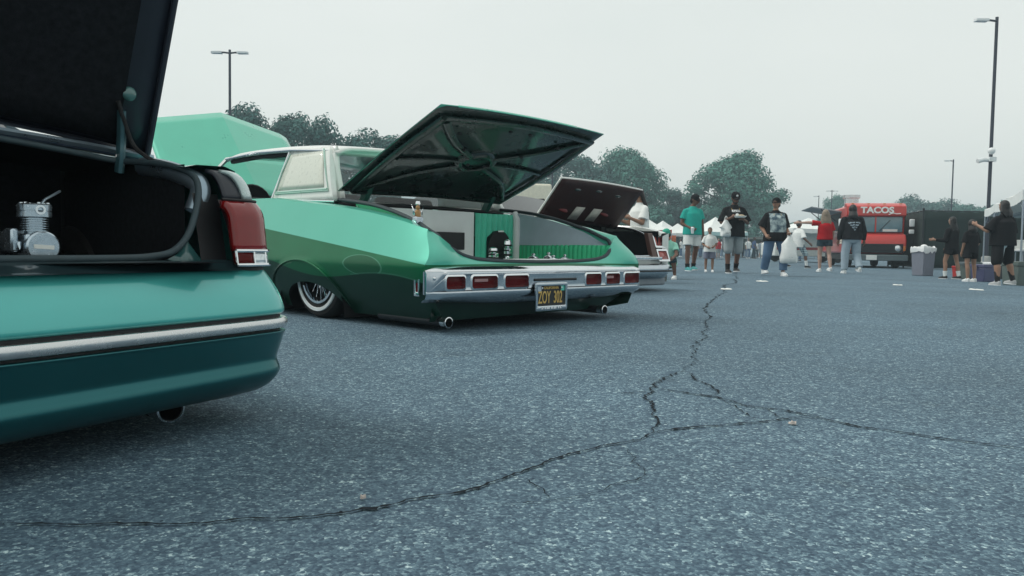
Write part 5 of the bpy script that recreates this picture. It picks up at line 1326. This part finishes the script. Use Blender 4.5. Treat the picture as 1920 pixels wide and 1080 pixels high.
    if hood:
        q = MB(); q.ball((0, .012, .150), (.100, .112, .125), 18, 12); q.cap((0, .03, .06), (0, .05, -.03), .10, .12); p_ = MB(); put(p_, q, hd); remeshed(fin(p_), 'hair_bun', HAIR['black'], t, .012*S_, 3)
    if necklace:
        q = MB(); q.tube([up((.085*sin(a), -.085-.03*cos(a)-.01, 1.43-.075*cos(a/1.6))) for a in np.linspace(-2.0, 2.0, 25)], .004, 6); fin(q).build('necklace', GOLD, t)
    # ---- shirt
    if shirt:
        q = MB(); e = .022*loose; zz = hem
        torso(q, [(0, -.01*belly, zz, .178*g+e, .128*g+e+.04*belly), (0, -.015*belly, zz+.06, .174*g+e, .125*g+e+.045*belly), (0, -.02*belly, 1.08, .160*g+e, .115*g+e+.05*belly), (0, -.015*belly, 1.2, .160*g+e, .115*g+e+.03*belly), (0, 0, 1.32, .165*g**.7+e*.6, .117*g+e*.7), (0, 0, 1.39, .145+e*.2, .096+e*.4), (0, 0, 1.455, .094, .080), (0, 0, 1.488, .072, .070)])
        for i in (0, 1):
            fat = .5+.5*g; sh, el, wr = J['sh', i], J['el', i], J['wr', i]; q.cap(up((0, .005, 1.412)), sh, .060*fat, .050*fat+.006*loose)
            if longsleeve: q.cap(sh, el, .070*fat+.010*loose, .058*fat+.006); q.tube([el, el.lerp(wr, .5), el.lerp(wr, .97)], [.060*fat, .055*fat, .042], 14); q.cap(el, el.lerp(wr, .1), .058*fat, .058*fat)
            else:
                e1 = sh.lerp(el, min(1, sleeve)); q.tube([sh, sh.lerp(el, sleeve*.5), e1], [.054*fat+.005*loose, .060*fat+.010*loose, .062*fat+.018*loose], 16)
        remeshed(fin(q), 'shirt', shirt, t, .011*S_, 3)
    # ---- bottoms
    if bottoms:
        q = MB(); torso(q, [(0, 0, .80, .12*g, .10*g), (0, 0, .86, .172*g, .125*g), (0, 0, .95, .176*g, .128*g), (0, 0, 1.03, .162*g, .118*g+.03*belly)])
        for i in (0, 1):
            fat = (.5+.5*g)*(.75+.25*loose); hp, kn, an = J['hip', i], J['knee', i], J['ank', i]
            if blen <= 1: e1 = hp.lerp(kn, blen); q.cap(hp, hp.lerp(kn, .1), .100*fat, .100*fat); q.tube([hp, hp.lerp(kn, blen*.5), e1], [.100*fat, .100*fat, .102*fat], 18)
            else:
                f_ = blen-1; q.cap(hp, kn, .098*fat, .078*fat); q.tube([kn, kn.lerp(an, f_*.5), kn.lerp(an, f_)], [.078*fat, .070*fat, .064*fat], 16)
        remeshed(fin(q), 'bottoms', bottoms, t, .011*S_, 3)
    # ---- socks and shoes
    for i in (0, 1):
        an = J['ank', i]; kn = J['knee', i]; up_ = (kn-an).normalized(); lift = max(0, an.z-.078)
        pitch_ = min(1.0, lift*3.2); RF = Matrix.Rotation(-pitch_, 3, 'X')
        if sock:
            q = MB(); q.tube([an, an.lerp(kn, socklen*.5), an.lerp(kn, socklen)], [.046, .050, .058], 14); fin(q).build('sock', sock, t)
        q = MB()
        def ft_(p): return an + RF @ (Vector(p) - V(0, 0, .078))
        R_ = []
        for (y, w_, z0, z1) in ((.062, .022, .018, .060), (.055, .034, .002, .090), (.02, .040, .0, .105), (-.03, .041, .0, .100), (-.08, .045, .0, .078), (-.13, .047, .0, .062), (-.17, .040, .002, .050), (-.195, .022, .010, .036)):
            R_.append([ft_((w_*cos(a)*(1 if sin(a) > -.3 else .98), y, (z0+z1)/2+(z1-z0)/2*max(-1, min(1, 1.25*sin(a))))) for a in np.linspace(0, 2*pi, 15)[:-1]])
        bse = len(q.v); q.grid(R_, closed_v=True); q.f.append(tuple(range(14))); q.m.append(0); q.f.append(tuple(7*14+j for j in range(14))[::-1]); q.m.append(0)
        so_ = fin(q).build('shoe', shoe or MATS['black_plastic'], t)
        q = MB(); q.prism([(w_*1.06, y) for y, w_ in ((.066, .015), (.055, .034), (.02, .042), (-.08, .047), (-.13, .049), (-.17, .042), (-.20, .018))] + [(-w_*1.06, y) for y, w_ in ((-.20, .018), (-.17, .042), (-.13, .049), (-.08, .047), (.02, .042), (.055, .034), (.066, .015))], -.002, .018); q.v = [tuple(ft_(v)) for v in q.v]
        fin(q).build('sole', mat('sole_white', (.7, .72, .72), .6), so_)
    return t, {k: t.matrix_basis @ (v*S_) if False else (Matrix.Translation(loc) @ Matrix.Rotation(head, 4, 'Z') @ (v*S_)) for k, v in J.items()}
WHITE = cloth('white', (.74, .76, .74)); BLK = cloth('black', (.012, .013, .015)); TEALC = cloth('teal', (.025, .36, .30)); REDC = cloth('red', (.42, .012, .018)); GREYS = cloth('grey_shorts', (.30, .34, .35))
DENIM = cloth('denim', (.10, .17, .27)); DENIML = cloth('light_denim', (.32, .40, .46)); DKDENIM = cloth('dark_denim', (.035, .06, .075)); MINTC = cloth('mint', (.30, .62, .50)); CAPG = cloth('green_cap', (.05, .34, .24))
SHW = mat('shoe_white', (.75, .77, .76), .5); SHB = mat('shoe_black', (.012, .012, .013), .5); SHT = mat('shoe_teal', (.05, .30, .30), .5)
def fmask(n, y): return math_node(n, 'LESS_THAN', y, 0.0)
def photo_print(n, co, x, y, z):
    k = math_node(n, 'MULTIPLY', rectmask(n, x, z, -.165, .165, .86, 1.235), fmask(n, y))
    a = nz_(n, co, 11, 5); r = n.nodes.new('ShaderNodeValToRGB'); r.color_ramp.elements[0].position = .38; r.color_ramp.elements[0].color = (.07, .11, .14, 1); r.color_ramp.elements[1].position = .62; r.color_ramp.elements[1].color = (.40, .48, .48, 1)
    n.links.new(a, r.inputs[0]); return k, r.outputs[0]
def chest_print(n, co, x, y, z):
    k = math_node(n, 'MULTIPLY', math_node(n, 'MULTIPLY', rectmask(n, x, z, -.09, .09, 1.31, 1.36), fmask(n, y)), math_node(n, 'GREATER_THAN', nz_(n, co, 60), .46)); return k, (.65, .67, .68)
def back_print(n, co, x, y, z):
    w_ = math_node(n, 'MULTIPLY', math_node(n, 'SUBTRACT', z, 1.14), .75)
    k = math_node(n, 'LESS_THAN', math_node(n, 'ABSOLUTE', x), w_); k = math_node(n, 'MULTIPLY', k, math_node(n, 'LESS_THAN', z, 1.375)); k = math_node(n, 'MULTIPLY', k, math_node(n, 'GREATER_THAN', y, .02))
    k = math_node(n, 'MULTIPLY', k, math_node(n, 'GREATER_THAN', nz_(n, co, 42, 3), .47)); k = math_node(n, 'MULTIPLY', k, math_node(n, 'GREATER_THAN', math_node(n, 'SINE', math_node(n, 'MULTIPLY', math_node(n, 'ADD', z, math_node(n, 'MULTIPLY', math_node(n, 'POWER', x, 2), 1.6)), 88)), -.35)); return k, (.36, .44, .50)
def plaid(n, co, x, y, z):
    a = math_node(n, 'GREATER_THAN', math_node(n, 'SINE', math_node(n, 'MULTIPLY', x, 75)), .1); b_ = math_node(n, 'GREATER_THAN', math_node(n, 'SINE', math_node(n, 'MULTIPLY', z, 75)), .1)
    return math_node(n, 'MULTIPLY', math_node(n, 'ADD', a, b_), .5), (.05, .09, .12)
T_PHOTO = print_cloth('black_photo_tee', (.012, .013, .015), photo_print); T_CHEST = print_cloth('black_logo_tee', (.012, .013, .015), chest_print)
T_BACK = print_cloth('black_back_print', (.012, .013, .016), back_print); PLAID = print_cloth('plaid', (.42, .52, .55), plaid)
D = radians
GM = 'men strolling toward the cars'
# man in teal shirt
pc, jc = person((4.16, 18.6, 0), D(12), 1.78, 'man in teal t-shirt, white shorts and black cap holding a cup', GM, 'brown', 1.12, .25, yaw=D(38), nod=D(18), shirt=TEALC, bottoms=cloth('white_shorts', (.70, .72, .70)), blen=.80, hem=.84, loose=1.3,
   arm=((-.22, .12, -1), (.20, .02, -1)), fore=((.42, -.62, -.35), (.10, -.12, -1)), grip=(True, True), thigh=((-.06, -.14, -1), (.06, .12, -1)), shin=((0, .02, -1), (-.02, .26, -1)), shoe=SHT, sock=mat('sock_black', (.015, .015, .017), .9), socklen=.22, cap=BLK, caplogo=WHITE)
w_ = jc['wr', 0]
t = thing('drink_cup', tuple(w_+V(.03, -.09, -.13)), 0, 'clear plastic cup in the hand of the man in the teal shirt', 'cup')
m = MB(); m.lathe([(.030, 0), (.042, .12), (.040, .12), (.001, .118)], (0, 0, 0), 'z', 16); m.build('cup', mat('cup_white', (.72, .75, .76), .25), t); m = MB(); m.lathe([(.044, .118), (.044, .126), (.030, .145), (.001, .147)], (0, 0, 0), 'z', 16); m.build('dome_lid', CLEARLENS, t)
# child
person((4.40, 17.9, 0), D(-5), 1.0, 'small child in white t-shirt and grey shorts beside the man in teal', GM, 'tan', 1.10, .3, shirt=WHITE, bottoms=cloth('child_grey', (.19, .20, .26)), blen=.92, hem=.80, loose=1.6, sleeve=.8, arm=((-.30, 0, -1), (.30, 0, -1)), fore=((.35, -.45, -.25), (-.30, -.45, -.2)), thigh=((-.06, .05, -1), (.06, -.12, -1)), shin=((0, .15, -1), (0, .05, -1)), shoe=SHW)
# man in black shirt eating
pe, je = person((4.76, 17.3, 0), D(2), 1.76, 'man in black t-shirt and grey shorts eating from a white tray', GM, 'brown', 1.16, .3, nod=D(24), shirt=T_CHEST, bottoms=GREYS, blen=1.02, hem=.80, loose=1.7, sleeve=.98, arm=((-.35, -.10, -1), (.38, -.10, -1)), fore=((.62, -.75, .38), (-.60, -.80, .22)), grip=(True, True), thigh=((-.07, -.16, -1), (.08, .14, -1)), shin=((.01, .02, -1), (-.01, .34, -1)), shoe=SHB, sock=MATS['sock_black'], socklen=.30, cap=BLK, caplogo=WHITE, beard=True, necklace=True)
c = (je['wr', 0]+je['wr', 1])/2 + V(.03, -.10, .02)
t = thing('food_tray', tuple(c), .2, 'white foam tray of food held by the man in black', 'food tray')
m = MB(); m.hexa([(-.09, -.06, 0), (.09, -.06, 0), (.09, .06, 0), (-.09, .06, 0)], [(-.12, -.085, .04), (.12, -.085, .04), (.12, .085, .04), (-.12, .085, .04)]); m.build('tray', PAPER, t, bevel=.008); m = MB(); m.ball((.02, 0, .045), (.08, .05, .025), 12, 7); m.build('food', mat('food_tan', (.45, .36, .24), .8), t); m = MB(); m.ball((-.06, .01, .06), (.04, .03, .03), 10, 6); m.build('napkin', WHITE, t)
def carrier_bag(p, w_, h_, label, rz=0.0, seed=1):
    t = thing('plastic_bag', tuple(p), rz, label, 'bag', 'white plastic carrier bags'); rnd = random.Random(seed); R_ = []
    for k, (z, a, d) in enumerate(((0, .03, .03), (-.06, .07, .04), (-.16, .16, .07), (-h_*.55, w_*.42, .10), (-h_*.8, w_*.50, .12), (-h_*.97, w_*.49, .10), (-h_, w_*.40, .06))):
        R_.append([((a+rnd.uniform(-.008, .008))*cos(2*pi*j/18), (d+rnd.uniform(-.008, .008))*sin(2*pi*j/18), z+rnd.uniform(-.008, .008)) for j in range(18)])
    m = MB(); m.grid(R_, closed_v=True); m.f.append(tuple(6*18+j for j in range(18))); m.m.append(0); m.build('bag_body', mat('bag_film', (.76, .78, .76), .4, var=.06, scale=14, bump=.3, bscale=25), t, ang=60)
    for s_ in (-1, 1):
        m = MB(); m.tube(spline([(s_*.03, 0, -.10), (s_*.035, 0, 0), (s_*.015, 0, .06), (0, 0, .075)], 4), .012, 8, flat=.4); m.build('bag_handle', MATS['bag_film'], t)
    m = MB(); m.ball((0, -.105, -h_*.78), (.07, .02, .012), 10, 6); m.build('bag_print', GREYS, t)
    return t
carrier_bag(je['el', 0]+V(.06, -.14, .05), .22, .36, 'white plastic bag hanging from the forearm of the man in black', .3, 4)
# man with photo tee and bag
pf, jf = person((5.20, 15.9, 0), D(6), 1.56, 'heavy man in black photo print t-shirt and jeans walking with a bag', GM, 'tan', 1.34, .55, yaw=D(-42), nod=D(-6), shirt=T_PHOTO, bottoms=DENIM, blen=1.88, hem=.80, loose=1.5, sleeve=.98, arm=((-.42, .16, -1), (.20, .02, -1)), fore=((.10, -.55, -.55), (-.12, -.70, -.30)), grip=(True, True), thigh=((-.10, .10, -1), (.16, -.28, -1)), shin=((.04, .55, -1), (-.04, -.02, -1)), shoe=SHW, cap=BLK, necklace=True)
carrier_bag(jf['wr', 1]+V(-.01, -.08, -.08), .36, .52, 'large white plastic bag carried by the heavy man in jeans', .2, 5)
# man in plaid shorts walking away
person((10.55, 29.6, -.11), D(112), 1.80, 'man in white t-shirt and plaid shorts striding away with a wide step', 'people walking toward the food truck', 'brown', 1.12, .2, shirt=WHITE, bottoms=PLAID, blen=1.02, hem=.80, loose=1.7, sleeve=.98, arm=((-.5, .1, -1), (.45, -.1, -1)), fore=((-.3, -.6, -.6), (.2, -.5, -.8)), thigh=((-.25, -.45, -1), (.30, .30, -1)), shin=((-.1, -.05, -1), (.15, .45, -1)), shoe=SHB, sock=WHITE, socklen=.45)
# woman in red
person((8.68, 22.3, -.068), D(178), 1.74, 'woman with long fair hair in red t-shirt and dark denim shorts, arm stretched out', 'people walking toward the food truck', 'light', 1.10, .05, True, shirt=REDC, bottoms=DKDENIM, blen=.45, hem=.92, loose=1.2, sleeve=.7, arm=((-.25, -.05, -1), (1.0, -.12, .08)), fore=((-.05, -.5, -.85), (1.0, -.15, -.03)), thigh=((-.02, .16, -1), (.03, -.14, -1)), shin=((.02, .45, -1), (-.02, .02, -1)), shoe=SHW, hair='blond', hairlen=.44)
# person in black hoodie
person((9.05, 21.4, -.079), D(176), 1.84, 'person in black printed hoodie and grey jeans walking away', 'people walking toward the food truck', 'brown', 1.32, .15, shirt=T_BACK, longsleeve=True, bottoms=DENIML, blen=1.94, hem=.88, loose=1.5, hood=True, arm=((-.36, .02, -1), (.36, .02, -1)), fore=((-.12, -.18, -1), (.12, -.18, -1)), thigh=((-.08, -.08, -1), (.10, -.06, -1)), shin=((-.03, .62, -1), (.02, .05, -1)), shoe=SHW, sock=WHITE)
# people by the canopy
GP = 'people in black beside the canopy'
person((10.52, 19.2, -.112), D(205), 1.50, 'girl with long dark hair in black top and shorts by the bin', GP, 'tan', 1.02, 0, True, shirt=BLK, longsleeve=True, bottoms=BLK, blen=.52, hem=.84, loose=1.5, arm=((-.2, -.1, -1), (.28, -.15, -1)), fore=((.1, -.6, -.5), (.75, -.65, .05)), thigh=((-.12, .15, -1), (.16, -.18, -1)), shin=((0, .2, -1), (0, .05, -1)), shoe=SHB, sock=WHITE, hairlen=.40)
person((9.72, 17.0, -.095), D(190), 1.32, 'child in black top and shorts with white shoes and tied hair', GP, 'tan', 1.05, 0, True, shirt=BLK, bottoms=BLK, blen=.62, hem=.82, loose=1.5, sleeve=.95, arm=((-.25, 0, -1), (.22, 0, -1)), fore=((.0, -.5, -.8), (.0, -.3, -1)), thigh=((-.10, -.05, -1), (.10, .10, -1)), shin=((0, .1, -1), (0, .12, -1)), shoe=SHW, hood=True)
person((8.93, 14.6, -.073), D(196), 1.56, 'large person with loose dark hair in black clothes and black socks', GP, 'tan', 1.36, .3, shirt=BLK, bottoms=print_cloth('striped_shorts', (.012, .013, .015), lambda n, co, x, y, z: (rectmask(n, x, z, .045, .10, .3, 1.2), (.5, .58, .60))), blen=1.12, hem=.84, loose=1.6, sleeve=.98, arm=((-.25, -.1, -1), (.55, -.25, -.85)), fore=((.3, -.6, -.3), (.15, -.85, .45)), thigh=((-.30, -.18, -1), (.20, .10, -1)), shin=((-.10, .25, -1), (.05, .15, -1)), shoe=mat('shoe_bw', (.45, .46, .46), .5), sock=MATS['sock_black'], socklen=.5, hairlen=.24)
# woman behind the white car and crouching child
person((1.83, 11.6, 0), D(-62), 1.37, 'woman in white t-shirt with long dark ponytail behind the white car', None, 'tan', 1.05, .05, True, yaw=D(-8), nod=D(10), shirt=WHITE, bottoms=DENIM, blen=.7, hem=.90, loose=1.5, sleeve=.75, arm=((-.15, -.35, -1), (.15, -.35, -1)), fore=((.1, -.9, .25), (-.1, -.9, .3)), shoe=SHW, hairlen=.52)
person((2.60, 13.3, 0), D(-25), 1.22, 'child in green cap and mint t-shirt crouching at the white car bumper', None, 'brown', 1.0, 0, lean=D(18), yaw=D(-35), nod=D(10), shirt=MINTC, bottoms=DKDENIM, blen=1.1, hem=.86, loose=1.2, thigh=((-.25, -.9, .30), (.25, -.9, .15)), shin=((-.05, .40, -1), (.0, .45, -1)), arm=((-.3, -.5, -1), (.3, -.6, -1)), fore=((.1, -.8, -.5), (-.1, -.9, -.3)), shoe=SHW, cap=CAPG)
# distant crowd
CW = [cloth('crowd_%d' % i, c) for i, c in enumerate(((.70, .72, .70), (.06, .10, .20), (.02, .025, .03), (.40, .02, .03), (.20, .24, .28), (.10, .16, .14)))]
protos = []
cr_specs = [(1401, 66, 0, 1.7), (1412, 64, 1, 1.75), (1425, 70, 4, 1.6), (1433, 62, 2, 1.75), (1443, 68, 5, 1.7), (1345, 60, 3, 1.55), (1352, 72, 0, 1.7), (1388, 74, 2, 1.7), (1466, 60, 1, 1.7), (1494, 52, 2, 1.72), (1476, 78, 4, 1.7), (1583, 46, 0, 1.7), (1395, 80, 5, 1.65), (1418, 82, 0, 1.7), (1290, 74, 2, 1.7), (1312, 66, 4, 1.68), (1560, 56, 1, 1.7), (1222, 62, 1, 1.7), (1275, 70, 0, 1.6)]
DESC = ['white shirt', 'navy shirt', 'black shirt', 'red shirt', 'grey shirt', 'green shirt']
bot = [DENIM, DKDENIM, GREYS]
NEAR = ['right of the man eating', 'between the two men in black', 'in front of the long dark shelter', 'standing in the middle of the crowd', 'left of the heavy man in jeans', 'behind the small child', 'behind the food tray man', 'behind the man eating', 'behind the large white bag', 'beside the man in plaid shorts', 'beside the far small canopy', 'beside the food truck side', 'deep in the crowd by the shelter', 'at the back of the crowd', 'behind the man in teal', 'under the pale teal canopy', 'next to the white van', 'under the red valance canopy', 'under the far white canopy']
for k, (px, Y, ci, hh) in enumerate(cr_specs):
    X = (px-960)/FPX*Y
    person((X, Y, ground_z(X)), D((k*73) % 360), hh, 'distant person in %s and %s %s' % (DESC[ci], ('jeans', 'dark jeans', 'grey shorts')[k % 3], NEAR[k]), 'far crowd across the lot', ('tan', 'brown', 'light')[k % 3], 1+.12*(k % 3), .1, shirt=CW[ci], bottoms=bot[k % 3], blen=(1.9, 1.9, 1.0)[k % 3], hem=.84, loose=1.4, sleeve=.8,
           thigh=((-.05, -.12*(k % 2)-.02, -1), (.05, .12*(k % 2), -1)), shin=((0, .06, -1), (0, .2, -1)), fore=((.05, -.3-.4*(k % 3 == 1), -.8), (-.05, -.3, -.9)), shoe=(SHW, SHB)[k % 2], hairlen=.3*(k % 4 == 1), vox=.022, female=(k % 4 == 1))
bake_all()

# ------------------------------------------------------------------ air
HR = GROUND_R + 20
hz = MB(); hz.box((0, 0, 7.5), (2*HR, 2*HR, 17.2)); hb_ = hz.build('haze', mat('tmp', (1, 1, 1)), smooth=False)
hm = bpy.data.materials.new('haze'); hm.use_nodes = True; n = hm.node_tree; n.nodes.clear(); o_ = n.nodes.new('ShaderNodeOutputMaterial'); v_ = n.nodes.new('ShaderNodeVolumePrincipled')
v_.inputs['Color'].default_value = (.72, .90, 1.0, 1); v_.inputs['Density'].default_value = .0021; v_.inputs['Anisotropy'].default_value = .3
n.links.new(v_.outputs[0], o_.inputs['Volume']); hb_.data.materials.clear(); hb_.data.materials.append(hm); hb_['kind'] = 'stuff'
